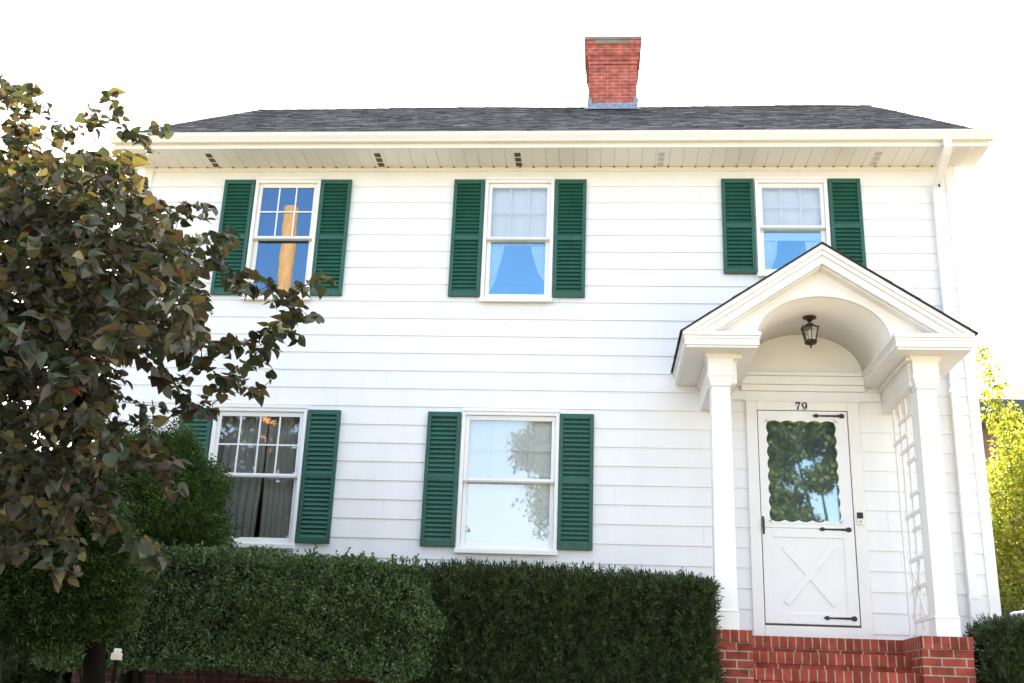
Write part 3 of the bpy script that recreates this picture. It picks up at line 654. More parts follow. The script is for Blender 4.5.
# ------------------------------------------------------------------ portico
XC = 2.155; YF = -1.37; YT = -1.17; CT = -2.215            # centre line, cornice front, gable panel, cornice top
AP = (XC, -1.305); SL = 0.672; HW = 1.357
def rake(mb, d0, d1, y0, y1, hw):
    for s in (-1, 1):
        pts_ = []
        for d in (d0, d1):
            h = min(hw, (AP[1]-d-CT)/SL); pts_.append((XC+s*h, AP[1]-d-SL*h))
        pr = [(XC, AP[1]-d0), pts_[0], pts_[1], (XC, AP[1]-d1)]
        mb.xz(pr if s < 0 else pr[::-1], y0, y1)
    return mb
mb = MB()
rake(mb, 0.0, 0.055, YF, YT+0.02, HW); rake(mb, 0.0555, 0.105, YF+0.018, YT+0.02, HW); rake(mb, 0.1055, 0.190, YF+0.04, YT+0.02, HW)
rake(mb, 0.1905, 0.205, YF+0.09, YT+0.02, HW)
# cornice returns, both sides, running back to the wall
ent = MB()
for s in (-1, 1):
    def X(a, b): return sorted((XC+s*a, XC+s*b))
    for a, b, yf, z0, z1 in ((0.615, HW, YF, CT-0.040, CT), (0.633, HW-0.022, YF+0.020, CT-0.132, CT-0.0405), (0.624, HW-0.012, YF+0.010, CT-0.070, CT-0.0405), (0.643, HW-0.035, YF+0.032, CT-0.155, CT-0.1325),
                             (0.775, 1.105, -1.13, CT-0.195, CT-0.1555), (0.815, 1.075, -1.04, -2.640, CT-0.1957), (0.810, 1.080, -1.046, CT-0.225, CT-0.1957)):
        x0, x1 = X(a, b); ent.box(x0, x1, yf, -0.002 if z0 < -2.40 else -0.0015, z0, z1)
# cornice along the wall above the door
for y, z0, z1, w in ((-0.095, CT-0.040, CT-0.001, 0.614), (-0.070, CT-0.132, CT-0.0405, 0.632), (-0.052, CT-0.200, CT-0.1325, 0.642), (-0.030, -2.515, CT-0.2005, 0.80)):
    ent.box(XC-w, XC+w, y, -0.018, z0, z1)
port = ent.build('portico', M['trim'], house, 0.006)
mb.build('rake_moulding', M['trim'], port, 0.004)
# tympanum with arch opening and the barrel vault
ar, br, zs = 0.632, 0.440, CT-0.001
na = 40; arc = [(XC-ar*math.cos(math.pi*i/na), zs+br*math.sin(math.pi*i/na)) for i in range(na+1)]
mb = MB()
def zr2(x): return AP[1]-SL*abs(x-XC)-0.06
pts = [(XC-1.26, zs)]+arc+[(XC+1.26, zs)]
for i in range(len(pts)-1):
    (a, za), (b, zb_) = pts[i], pts[i+1]
    if b-a < 1e-5: continue
    ta, tb = max(zr2(a), za), max(zr2(b), zb_)
    mb.xz([(a, za), (b, zb_), (b, tb), (a, ta)], YT, YT+0.03)
mb.build('gable_panel', M['trim'], port)
mb = MB(); mb.add([(a, YT+0.0305, z) for a, z in arc]+[(a, -0.02, z) for a, z in arc], [(i, i+1, na+2+i, na+1+i) for i in range(na)])
va = mb.build('arched_ceiling', M['trim'], port, smooth=True)
sdm = va.modifiers.new('solid', 'SOLIDIFY'); sdm.thickness = 0.01; sdm.offset = 1.0
back = [(x, z) for x, z in arc]
MB().xz([(p, q-0.001) for p, q in back], -0.026, -0.018).build('back_panel', M['trim'], port)
# roof
mb = MB()
for s in (-1, 1):
    e = XC+s*(HW+0.016); t = 0.010
    z = lambda x: AP[1]-SL*abs(x-XC)+0.002
    pr = [(XC, z(XC)), (e, z(e)), (e, z(e)+t), (XC, z(XC)+t+0.002)]
    mb.xz(pr if s < 0 else pr[::-1], YF-0.016, -0.018)
    # shingle courses on top
    nn = 11
    for i in range(nn):
        xa, xb2 = XC+s*(HW+0.016)*(i+1)/nn+s*0.008, XC+s*(HW+0.016)*i/nn
        yy = YF-0.022
        while yy < -0.02:
            y2 = min(yy+random.choice((0.18, 0.24, 0.3)), -0.014)
            za_, zb2 = z(xa)+t+random.choice((0.003, 0.005, 0.008)), z(xb2)+t+0.002
            pr = [(xa, yy), (xa, y2)]
            mb.add([(xa, yy, za_), (xa, y2, za_), (xb2, y2, zb2), (xb2, yy, zb2), (xa, yy, za_-0.012), (xa, y2, za_-0.012)], [(0, 1, 2, 3), (4, 5, 1, 0), (4, 0, 3)])
            yy = y2+0.003
mb.build('portico_roof', M['porchroof'], port)
# columns
for s, xc in ((-1, 1.176), (1, 3.104)):
    yc = -1.01
    mb = MB(); n4 = lambda h, z: [(xc-h, yc-h, z), (xc+h, yc-h, z), (xc+h, yc+h, z), (xc-h, yc+h, z)]
    secs = [(0.106, -4.958), (0.106, -4.80), (0.110, -4.797), (0.110, -4.785), (0.098, -4.775), (0.090, -2.685)]
    P = []; F = []
    for h, z in secs: P += n4(h, z)
    for i in range(len(secs)-1):
        for j in range(4): F.append((i*4+j, i*4+(j+1) % 4, i*4+4+(j+1) % 4, i*4+4+j))
    F.append((3, 2, 1, 0)); F.append(tuple(len(P)-4+j for j in range(4))); mb.add(P, F)
    colm = mb.build('column', M['vinyl'], port, 0.004)
    mb = MB(); P = []; F = []; secs = [(0.093, -2.684), (0.098, -2.68), (0.101, -2.655), (0.124, -2.590), (0.128, -2.585), (0.128, -2.56), (0.120, -2.555), (0.122, -2.42), (0.140, -2.39), (0.155, -2.371)]
    yc = -1.015
    n4 = lambda h, z: [(xc-h, yc-h, z), (xc+h, yc-h, z), (xc+h, yc+h*0.5, z), (xc-h, yc+h*0.5, z)]
    for h, z in secs: P += n4(h, z)
    for i in range(len(secs)-1):
        for j in range(4): F.append((i*4+j, i*4+(j+1) % 4, i*4+4+(j+1) % 4, i*4+4+j))
    F.append((3, 2, 1, 0)); F.append(tuple(len(P)-4+j for j in range(4))); mb.add(P, F)
    mb.build('capital', M['trim'], colm, 0.003)
# trellis between wall and right column
tr = thing('trellis', (3.03, -0.5, -4.955), 'white wooden trellis between the house wall and the right porch column', 'trellis')
mb = MB()
tys = (-0.20, -0.42, -0.63, -0.86)
for y in tys: MB().box(3.020, 3.040, y-0.021, y+0.021, -4.92 if y != -0.63 else -4.86, -2.645).build('upright_slat', M['trim'], tr, 0.003)
for z, a, b in ((-2.86, -0.89, -0.40), (-3.02, -0.66, -0.18), (-3.16, -0.89, -0.40), (-3.80, -0.90, -0.40), (-3.30, -0.89, -0.61), (-3.62, -0.90, -0.61), (-3.95, -0.89, -0.61), (-4.22, -0.90, -0.40), (-4.48, -0.90, -0.40), (-4.78, -0.90, -0.40)):
    MB().box(3.007, 3.0195, a, b, z-0.020, z+0.020).build('cross_slat', M['trim'], tr, 0.003)
mb = MB(); mb.bar((3.002, -0.46, -4.24), (3.002, -0.82, -4.76), 0.028, 0.009, (1, 0, 0)).bar((2.993, -0.82, -4.24), (2.993, -0.46, -4.76), 0.028, 0.009, (1, 0, 0))
mb.build('diagonal_brace', M['trim'], tr, 0.003)
# brick stoop
FZ = -4.958; SY = -0.50; SX0, SX1 = 1.392, 2.852
st0 = MB().box(SX0, SX1, SY, -0.001, FZ-0.70, FZ-0.108); stoop = st0.build('brick_stoop', M['brick'], house)
MB().box(SX0, SX1, SY-0.012, -0.001, FZ-0.1075, FZ-0.001).build('landing_edge', M['rowlock'], stoop, 0.004)
for k in (1, 2, 3):
    yb, yf = SY-0.28*(k-1)-0.013, SY-0.28*k
    zt = FZ-0.158*k
    sp = MB().box(SX0+0.001, SX1-0.001, yf, yb, FZ-0.70, zt-0.103).build('step', M['brick'], stoop)
    MB().box(SX0+0.001, SX1-0.001, yf-0.012, yb, zt-0.1025, zt).build('step_edge', M['rowlock'], stoop, 0.004)
for a, b in ((0.95, SX0-0.001), (SX1+0.001, 3.29)):
    p = MB().box(a, b, -1.14, -0.0015, FZ-0.70, FZ-0.108).build('pier', M['brick'], stoop)
    MB().box(a-0.006 if a < 1 else a, b+0.006 if b > 3 else b, -1.152, -0.0015, FZ-0.1075, FZ).build('pier_top', M['rowlock'], stoop, 0.005)
# lantern
LX, LY = 2.155, -0.58; ztop = zs+br
lan = thing('lantern', (LX, LY, ztop-0.32), 'small dark bronze hanging lantern with glass sides under the porch arch', 'lantern')
MB().lathe(LX, LY, [(0.004, ztop-0.055), (0.022, ztop-0.052), (0.030, ztop-0.030), (0.066, ztop-0.018), (0.070, ztop-0.004), (0.066, ztop-0.001)], 24).build('canopy', M['bronze'], lan, smooth=True)
MB().lathe(LX, LY, [(0.008, ztop-0.056), (0.010, ztop-0.070), (0.040, ztop-0.080), (0.046, ztop-0.092), (0.018, ztop-0.100), (0.02, ztop-0.112)], 20).build('stem', M['bronze'], lan, smooth=True)
def ngon(r, z, n=6): return [(LX+r*math.cos(2*math.pi*(i+0.5)/n), LY+r*math.sin(2*math.pi*(i+0.5)/n), z) for i in range(n)]
mb = MB(); zt_, zb_ = ztop-0.118, ztop-0.262; rt, rb_ = 0.088, 0.058
mb.lathe(LX, LY, [(0.03, ztop-0.1125), (rt+0.010, zt_+0.004), (rt+0.012, zt_-0.006), (rt-0.004, zt_-0.008)], 6)
mb.lathe(LX, LY, [(rb_-0.004, zb_+0.010), (rb_+0.008, zb_+0.006), (rb_+0.008, zb_-0.022), (rb_-0.012, zb_-0.034), (0.02, zb_-0.04), (0.008, zb_-0.05), (0.010, zb_-0.065), (0.003, zb_-0.078)], 6)
for p, q in zip(ngon(rt, zt_), ngon(rb_, zb_)): mb.tube([p, q], 0.005, 6)
mb.build('cage', M['bronze'], lan)
mb = MB(); A, B = ngon(rt-0.006, zt_-0.001), ngon(rb_-0.004, zb_+0.001)
for i in range(6): mb.quad(A[i], A[(i+1) % 6], B[(i+1) % 6], B[i])
mb.build('lantern_glass', M['glasslamp'], lan)
MB().lathe(LX, LY, [(0.012, zb_+0.012), (0.012, zb_+0.05), (0.022, zb_+0.075), (0.026, zb_+0.095), (0.016, zb_+0.118), (0.004, zb_+0.126)], 14).build('bulb', M['blind'], lan, smooth=True)

# ------------------------------------------------------------------ plants
_mid = [(0, 0, 0.0), (0.22, 0, 0.0), (0.46, 0, -0.01), (0.72, 0, -0.06), (1.0, 0, -0.18)]
_rim = [(-0.11, 0.20, 0.05), (-0.02, 0.42, 0.12), (0.20, 0.53, 0.15), (0.46, 0.46, 0.10), (0.74, 0.25, -0.01)]
HEART_V = np.array(_mid+_rim+[(a, -b, c) for a, b, c in _rim])
HEART_F = [(0, 1, 6, 5), (1, 2, 7, 6), (2, 3, 8, 7), (3, 4, 9, 8), (10, 11, 1, 0), (11, 12, 2, 1), (12, 13, 3, 2), (13, 14, 4, 3)]
DIAM_V = np.array([(0, 0, 0), (0.45, 0.5, 0.06), (1, 0, 0), (0.45, -0.5, 0.06)]); DIAM_F = [(0, 1, 2, 3)]
def unit(a): return a/np.maximum(np.linalg.norm(a, axis=-1, keepdims=True), 1e-9)
def leaves(P, D, N, L, Wd, tv, tf):
    """P positions, D leaf directions, N rough normals, L lengths, Wd widths -> verts, faces"""
    D = unit(D); S = unit(np.cross(N, D)); N2 = np.cross(D, S)
    V = P[:, None, :]+D[:, None, :]*(tv[None, :, 0:1]*L[:, None, None])+S[:, None, :]*(tv[None, :, 1:2]*Wd[:, None, None])+N2[:, None, :]*(tv[None, :, 2:3]*(Wd*np.random.default_rng(len(P)).uniform(0.2, 2.6, len(P)))[:, None, None])
    k = len(tv); n = len(P); f = np.array(tf)
    F = (f[None]+np.arange(n)[:, None, None]*k).reshape(-1, f.shape[1])
    return V.reshape(-1, 3), F.tolist()
def noise3(P, s, seed):
    r = np.random.default_rng(seed); out = np.zeros(len(P))
    for k in range(5):
        w = r.normal(size=3)*s*(1+0.7*k); out += np.sin(P@w+r.uniform(0, 6.28))/(1+0.6*k)
    return out/2.2

# --- clipped hedges: dark twiggy core plus leaf faces through an outer shell
def hedge(label, x0, x1, y0, y1, z0, z1f, n, m, ll, lw, seed, rnd=0.10, rough=0.06, shoots=60, group=None, under=0.0, spray=False):
    r = np.random.default_rng(seed)
    t = thing('hedge', ((x0+x1)/2, (y0+y1)/2, GZ), label, 'hedge', group)
    def z1(x): return z1f[0]+(z1f[1]-z1f[0])*(x-x0)/(x1-x0)
    wx, wy, wz = x1-x0, y1-y0, z1((x0+x1)/2)-z0
    areas = np.array([wx*wz*1.6, wx*wz*0.4, wx*wy*1.2, wy*wz, wy*wz]); areas /= areas.sum()
    face = r.choice(5, n, p=areas); a, b = r.random(n), r.random(n)
    P = np.zeros((n, 3)); N = np.zeros((n, 3))
    for f, (ax, sg) in enumerate(((1, -1), (1, 1), (2, 1), (0, -1), (0, 1))):
        k = face == f
        X = x0+wx*a; Y = y0+wy*(a if ax == 0 else b); Z = z0+(z1(x0+wx*a)-z0)*b
        if ax == 0: X = np.full(n, x0 if sg < 0 else x1); Y = y0+wy*a; Z = z0+(z1(X)-z0)*b
        if ax == 1: Y = np.full(n, y0 if sg < 0 else y1)
        if ax == 2: Z = z1(X); Y = y0+wy*b
        P[k] = np.stack([X, Y, Z], 1)[k]; N[k, ax] = sg
    # round the edges by pulling points towards an inset box
    C = np.clip(P, [x0+rnd, y0+rnd, z0+0.01], [x1-rnd, y1-rnd, 9]); C[:, 2] = np.minimum(C[:, 2], z1(P[:, 0])-rnd)
    d = P-C; dl = np.linalg.norm(d, axis=1, keepdims=True); P = C+d/np.maximum(dl, 1e-6)*np.minimum(dl, rnd); N = unit(unit(d+1e-6)+0.2*N)
    P += N*(rough*noise3(P, 2.4, seed+9)+rough*0.8*noise3(P, 6.5, seed)+rough*0.45*noise3(P, 17.0, seed+1))[:, None]
    hol = noise3(P, 9.0, seed+4) > 0.62; keep = ~(hol & (r.random(n) < 0.75)); P, N = P[keep], N[keep]; n = len(P)
    if under > 0:
        lim = z0+under*(0.4+0.6*np.abs(noise3(P*[1, 1, 0], 3.0, seed+5))); keep = (P[:, 2] > lim); P, N = P[keep], N[keep]; n = len(P)
    P -= N*(r.random(n)**1.6*0.13)[:, None]
    D = unit(N*0.55+np.array([0, 0, 0.45])+r.normal(size=(n, 3))*0.65); NN = unit(N+r.normal(size=(n, 3))*0.7)
    L = ll*r.uniform(0.6, 1.3, n); Wd = lw*r.uniform(0.7, 1.2, n)
    if spray:       # needles set along short twigs
        k = 7; rep = lambda q: np.repeat(q, k, 0); D = unit(D+np.array([0, 0, 0.35]))
        s = np.tile(np.linspace(0, 0.085, k), n)[:, None]; side = np.cross(D, NN); sg = np.tile(np.array([1, -1, 1, -1, 1, -1, 0]), n)[:, None]
        P, NN = rep(P)+rep(D)*s, rep(NN); D = unit(rep(D)*0.8+rep(side)*sg*0.9+r.normal(size=(n*k, 3))*0.12); L, Wd = rep(L), rep(Wd)
    # loose shoots standing proud of the cut
    ns = shoots; sx = x0+wx*r.random(ns); sy = y0+wy*r.random(ns)**2*0.9; SP = []; SD = []
    for i in range(ns):
        h = r.uniform(0.03, 0.085)*(1.6 if r.random() < 0.08 else 1); dr = unit(np.array([r.normal()*0.25, r.normal()*0.25, 1.0]))
        for q in range(int(h/0.007)): SP.append(np.array([sx[i], sy[i], z1(sx[i])-0.03])+dr*q*0.007); SD.append(unit(dr*0.7+r.normal(size=3)*0.6))
    SP, SD = np.array(SP), np.array(SD); m2 = len(SP)
    P = np.concatenate([P, SP]); D = np.concatenate([D, SD]); NN = np.concatenate([NN, r.normal(size=(m2, 3))]); L = np.concatenate([L, np.full(m2, ll*0.8)]); Wd = np.concatenate([Wd, np.full(m2, lw)])
    V, F = leaves(P, D, NN, L, Wd, DIAM_V, DIAM_F)
    mesh_obj('foliage', V, F, m, t, uv=False)
    mb = MB(); q = 0.12+rnd*0.45; nx = max(4, int(wx/0.25)); zc0 = z0+under
    for i in range(nx):
        xa, xb = x0+q+(wx-2*q)*i/nx, x0+q+(wx-2*q)*(i+1)/nx; e = 0.04*math.sin(i*2.3+seed)
        mb.box(xa, xb, y0+q+e, y1-q, zc0+0.02*math.sin(i*1.7), z1(xa)-0.05-rnd*0.45-rough*0.4-0.02*math.cos(i*3.1))
    for i in range(int(wx/0.18)):
        xx = x0+0.1+i*0.18; mb.tube([(xx, (y0+y1)/2+0.1*math.sin(i*2), GZ-0.05), (xx+0.05*math.sin(i*5), (y0+y1)/2-0.1, zc0+0.1), (xx+0.12*math.sin(i*3), y0+0.15, zc0+0.4)], [0.014, 0.010, 0.005], 5)
    mb.build('branches', M['twig'], t)
    return t
hedge('left boxwood hedge with small grey green leaves below the curtained window', -4.9, -1.42, -1.80, -0.72, -5.60, (-4.42, -4.50), 150000, M['box'], 0.030, 0.019, 11, 0.17, 0.075, 280, under=0.17)
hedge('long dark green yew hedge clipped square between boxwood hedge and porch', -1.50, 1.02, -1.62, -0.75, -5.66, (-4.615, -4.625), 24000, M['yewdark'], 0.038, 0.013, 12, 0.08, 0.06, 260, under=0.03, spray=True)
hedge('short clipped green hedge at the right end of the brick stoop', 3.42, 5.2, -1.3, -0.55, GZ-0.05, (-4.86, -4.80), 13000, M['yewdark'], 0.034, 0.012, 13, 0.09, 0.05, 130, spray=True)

# --- feathery yews at the left
def yew(label, cx, cyy, prof, n, m, seed, ymul=0.8, trunk=0.05):
    r = np.random.default_rng(seed); t = thing('yew_shrub', (cx, cyy, GZ), label, 'shrub')
    z0, z1 = prof[0][0], prof[-1][0]; pz = np.array([p[0] for p in prof]); pr = np.array([p[1] for p in prof])
    w = np.interp(np.linspace(z0, z1, 200), pz, pr); cdf = np.cumsum(w); cdf /= cdf[-1]
    Z = np.interp(r.random(n), cdf, np.linspace(z0, z1, 200)); A = r.random(n)*6.283
    R = np.interp(Z, pz, pr)*(0.45+0.60*r.random(n)**0.5)
    P = np.stack([cx+R*np.cos(A), cyy+ymul*R*np.sin(A), Z], 1); N = unit(np.stack([np.cos(A), np.sin(A), np.full(n, 0.25)], 1))
    P += N*(0.15*noise3(P, 5.0, seed)+0.06*noise3(P, 14.0, seed+2))[:, None]
    D = unit(N*0.9+np.array([0, 0, 0.25])+r.normal(size=(n, 3))*0.45); side = unit(np.cross(D, r.normal(size=(n, 3))))
    k = 8; rep = lambda q: np.repeat(q, k, 0); s = np.tile(np.linspace(0, 0.15, k), n)[:, None]; sg = np.tile(np.array([1, -1]*4), n)[:, None]
    PP = rep(P)+rep(D)*s; DD = unit(rep(D)*0.75+rep(side)*sg+r.normal(size=(n*k, 3))*0.15)
    V, F = leaves(PP, DD, np.cross(rep(D), rep(side))+0.2*r.normal(size=(n*k, 3)), r.uniform(0.034, 0.056, n*k), r.uniform(0.011, 0.018, n*k), DIAM_V, DIAM_F)
    mesh_obj('foliage', V, F, m, t, uv=False)
    mb = MB(); lp = [(max(0.02, p*0.42), z) for z, p in prof]; k0 = len(mb.v); mb.lathe(0, 0, lp, 12)
    mb.v = [(cx+x, cyy+y*ymul, z) for x, y, z in mb.v]
    for q in range(3): mb.tube([(cx+0.1*math.cos(q*2.1), cyy+0.1*math.sin(q*2.1), GZ-0.05), (cx+0.05*math.cos(q*2.1), cyy, z0+0.2)], [trunk, trunk*0.8], 7)
    mb.build('branches', M['twig'], t)
    return t
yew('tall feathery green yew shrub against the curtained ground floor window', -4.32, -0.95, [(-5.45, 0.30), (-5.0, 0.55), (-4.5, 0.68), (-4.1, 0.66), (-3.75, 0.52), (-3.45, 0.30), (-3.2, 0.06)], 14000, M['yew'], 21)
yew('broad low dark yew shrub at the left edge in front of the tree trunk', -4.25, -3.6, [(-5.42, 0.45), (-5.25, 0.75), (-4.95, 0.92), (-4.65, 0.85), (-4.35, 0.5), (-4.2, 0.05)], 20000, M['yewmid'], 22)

# --- redbud tree in front of the left corner
def grow_tree(t, base, trunk_pts, trunk_r, targets, leaf_m, leaf_len, sp, seed, lrange=0.75, tv=HEART_V, tf=HEART_F, droop=0.5, twig_r=0.0045):
    r = np.random.default_rng(seed); mb = MB(); mb.tube(trunk_pts, trunk_r, 10)
    nodes = [np.array(p, float) for p in trunk_pts[1:]]; nr = list(trunk_r[1:]); LP = []; LD = []; LN = []
    tp = np.array(trunk_pts, float)
    order = sorted(range(len(targets)), key=lambda i: np.min(np.linalg.norm(tp-targets[i], axis=1)))
    for i in order:
        T = np.array(targets[i], float); NA = np.array(nodes); d = np.linalg.norm(NA-T, axis=1)+0.25*np.maximum(0, NA[:, 2]-T[2]); j = int(np.argmin(d)); S = NA[j]
        ln = np.linalg.norm(T-S)
        if ln < 0.03: continue
        mid = (S+T)/2+np.array([0, 0, 0.10*ln])+r.normal(size=3)*0.05*ln; ns = max(3, int(ln/0.09)); pts = []
        for k in range(ns+1):
            s = k/ns; pts.append((1-s)**2*S+2*s*(1-s)*mid+s*s*T+r.normal(size=3)*0.006*(0 < k < ns))
        r0 = min(nr[j]*0.75, 0.004+0.016*ln); rad = [r0+(twig_r*0.5-r0)*(k/ns) for k in range(ns+1)]
        mb.tube(pts, rad, 5)
        for k in range(1, ns+1): nodes.append(pts[k]); nr.append(max(rad[k], 0.003))
        acc = 0.0; tot = 0.0; seglen = ln/ns; s0 = max(0.0, ln-lrange)
        pos = s0; sg = 1
        while pos <= ln+1e-6:
            q = min(pos/seglen, ns-1e-6); k = int(q); p = pts[k]+(pts[k+1]-pts[k])*(q-k); dr = unit(pts[k+1]-pts[k])
            side = unit(np.cross(dr, np.array([0, 0, 1.0]))+r.normal(size=3)*0.35)*sg; sg = -sg
            out = unit(side*0.8+dr*0.55+np.array([0, 0, -droop])*r.uniform(0.2, 1.5)+r.normal(size=3)*0.25)
            pet = 0.028*r.uniform(0.6, 1.3)
            LP.append(p+out*pet); LD.append(out); LN.append(unit(np.array([0, 0, 1.0])+0.6*dr+side*0.2+r.normal(size=3)*0.45)); pos += sp*r.uniform(0.7, 1.3)
    mb.build('trunk', M['bark'], t, smooth=True)
    LP, LD, LN = np.array(LP), np.array(LD), np.array(LN); n = len(LP); L = leaf_len*r.uniform(0.5, 1.35, n)
    V, F = leaves(LP, LD, LN, L, L*r.uniform(0.85, 1.1, n), tv, tf)
    mesh_obj('crown', V, F, leaf_m, t, smooth=True, uv=False)
    return n
tb = at(93, 700, -3.0); tb[2] = GZ-0.35
rb = thing('redbud_tree', tuple(tb), 'purple green redbud tree with heart shaped leaves filling the left of the view', 'tree')
tips = [(12, 96, -4.9), (22, 100, -4.5), (40, 128, -4.4), (62, 132, -4.6), (88, 118, -4.4), (112, 98, -4.3), (104, 112, -4.6), (122, 128, -4.3), (140, 138, -4.2), (163, 134, -4.1), (150, 150, -4.4), (130, 158, -4.7), (60, 165, -5.0),
        (90, 160, -4.9), (30, 150, -5.1), (5, 170, -4.7), (142, 178, -4.3), (118, 190, -4.6), (20, 210, -5.3),
        (160, 205, -4.2), (185, 208, -4.4), (212, 208, -4.3), (228, 228, -4.2), (222, 250, -4.5), (200, 235, -4.7), (180, 250, -4.1), (160, 240, -5.0), (205, 265, -4.2), (190, 280, -4.8),
        (250, 292, -4.35), (275, 288, -4.3), (300, 288, -4.3), (325, 280, -4.25), (285, 300, -4.3), (235, 285, -4.4), (260, 282, -4.5),
        (316, 316, -4.5), (300, 320, -4.4), (285, 328, -4.5), (270, 330, -4.6), (250, 340, -4.5), (262, 350, -4.7), (225, 345, -4.6), (265, 362, -4.4), (245, 365, -4.7), (240, 385, -4.6), (258, 392, -4.5), (220, 380, -4.4), (215, 400, -4.8), (200, 362, -4.5),
        (185, 330, -4.9), (170, 310, -4.3), (205, 310, -4.6), (175, 385, -4.6), (160, 370, -5.0), (150, 330, -5.2), (190, 412, -4.5),
        (150, 552, -5.2), (165, 560, -5.1), (140, 535, -5.3), (115, 525, -5.2), (95, 505, -5.4), (70, 490, -5.3), (80, 540, -5.5), (70, 572, -5.6), (45, 548, -5.4), (20, 530, -5.5), (5, 560, -5.3), (30, 500, -5.6), (10, 470, -5.7), (50, 460, -5.5),
        (150, 450, -4.9), (165, 470, -4.8), (180, 490, -4.7), (175, 460, -4.9), (130, 455, -5.2), (110, 470, -5.3), (95, 450, -5.5), (150, 425, -5.0), (120, 430, -5.2), (85, 420, -5.6)]
T = [at(*q) for q in tips]
r3 = np.random.default_rng(8)
for q in tips:
    for _ in range(2 if q[0] > 180 or q[1] > 430 else 1): T.append(at(q[0]+r3.normal()*8-5, q[1]+r3.normal()*7+3, q[2]+r3.normal()*0.16))
for _ in range(26): T.append(at(r3.uniform(88, 128), r3.uniform(372, 432), r3.uniform(-5.2, -4.2)))
for _ in range(700): T.append(np.array([r3.uniform(-6.1, -4.3), r3.uniform(-5.7, -3.6), r3.uniform(-3.7, -1.2)]))
rr = np.random.default_rng(5)
cnt = 0
while cnt < 2900:
    u, v = rr.uniform(-210, 215), rr.uniform(158, 545); dep = rr.uniform(-6.3, -3.3)
    # outline of the crown in plan of the photo: wide in the middle, notched at the right
    edge = np.interp(v, [130, 160, 200, 260, 300, 340, 370, 400, 430, 500], [60, 130, 150, 200, 200, 205, 95, 90, 120, 120])
    if u > edge or (u > 95 and 372 < v < 420 and rr.random() < 0.5) or (v > 480 and u > 75): continue
    if abs(dep+4.8) > 1.5*math.sqrt(max(0.15, 1-((v-320)/240)**2)): continue
    T.append(at(u, v, dep)); cnt += 1
P0 = at(93, 690, -3.0)
tp = [tuple(tb), tuple(P0), tuple(at(97, 610, -3.1)), tuple(at(90, 500, -3.7)), tuple(at(78, 410, -4.4)), tuple(at(82, 330, -4.8)), tuple(at(92, 250, -4.7)), tuple(at(90, 190, -4.6))]
nl = grow_tree(rb, tb, tp, [0.105, 0.085, 0.075, 0.065, 0.05, 0.038, 0.024, 0.012], T, M['redbud'], 0.072, 0.023, 31, lrange=0.58, droop=0.22)
print('redbud leaves', nl)

# --- bright shrub tree and its dark neighbour beyond the right corner
def cloud_tree(name, label, cat, base, h, lobes, n, leaf_m, ll, lw, seed, group=None, tr=0.12, trunk_h=None):
    r = np.random.default_rng(seed); t = thing(name, base, label, cat, group); base = np.array(base, float)
    mb = MB(); top = base+np.array([0, 0, h*0.8]); mb.tube([tuple(base-[0, 0, 0.3]), tuple(base+[0.05, 0, h*0.3]), tuple(base+[-0.05, 0.05, h*0.55]), tuple(top)], [tr*1.25, tr, tr*0.7, tr*0.2], 9)
    P = []; N = []; wts = np.array([l[3]**2 for l in lobes]); wts = wts/wts.sum()
    for (lx, ly, lz, lr), w in zip(lobes, wts):
        c = base+np.array([lx, ly, lz]); mb.tube([tuple(base+[0, 0, min(h*0.35, lz*0.6)]), tuple((base+[0, 0, h*0.2]+c)/2+[0, 0, 0.1]), tuple(c)], [tr*0.5, tr*0.3, tr*0.12], 6)
        k = int(n*w); d = unit(r.normal(size=(k, 3))); rad = lr*(0.45+0.6*r.random(k)**0.6); rad = rad*(1+0.30*noise3(d+c, 3.0, seed+7)+0.22*noise3(d+c, 8.0, seed+8)); q = c+d*rad[:, None]*[1, 1, 0.85]
        keep = noise3(q, 2.2/max(lr, 0.4), seed+3) > -0.45; q, d = q[keep], d[keep]
        P.append(q+r.normal(size=q.shape)*0.03); N.append(d)
    mb.build('trunk', M['bark'], t, smooth=True)
    P, N = np.concatenate(P), np.concatenate(N); k = len(P)
    D = unit(N*0.4+np.array([0, 0, -0.35])+r.normal(size=(k, 3))*0.7); L = ll*r.uniform(0.6, 1.3, k)
    V, F = leaves(P, D, unit(N+np.array([0, 0, 0.6])+r.normal(size=(k, 3))*0.6), L, lw*L/ll, DIAM_V, DIAM_F)
    mesh_obj('crown', V, F, leaf_m, t, uv=False)
    return t
bb = (6.85, 6.0, GZ)
lob = [(-0.95, 0, 3.0, 0.5), (-0.9, 0, 2.3, 0.55), (-0.25, 0, 3.9, 0.65), (0.3, 0.2, 4.2, 0.8), (-0.8, -0.2, 3.0, 0.75), (0.1, -0.3, 3.2, 0.9), (0.9, 0, 3.4, 0.9), (-0.7, 0, 2.1, 0.8), (0.2, -0.2, 2.2, 0.9), (1.0, 0.2, 2.3, 1.0), (-0.5, 0.1, 1.3, 0.75), (0.5, 0, 1.2, 0.9),
       (-0.42, 0, 4.75, 0.30), (-0.50, 0, 5.15, 0.22), (-0.56, 0, 5.5, 0.16), (-0.62, 0, 5.85, 0.14), (-1.25, -0.1, 4.45, 0.22), (-1.4, -0.1, 4.75, 0.12), (0.5, 0.3, 5.2, 0.35)]
cloud_tree('shrub_tree', 'bright yellow green shrub with a tall whippy shoot beside the right corner of the house', 'shrub', bb, 2.6, lob, 34000, M['lime'], 0.085, 0.05, 41, tr=0.014)
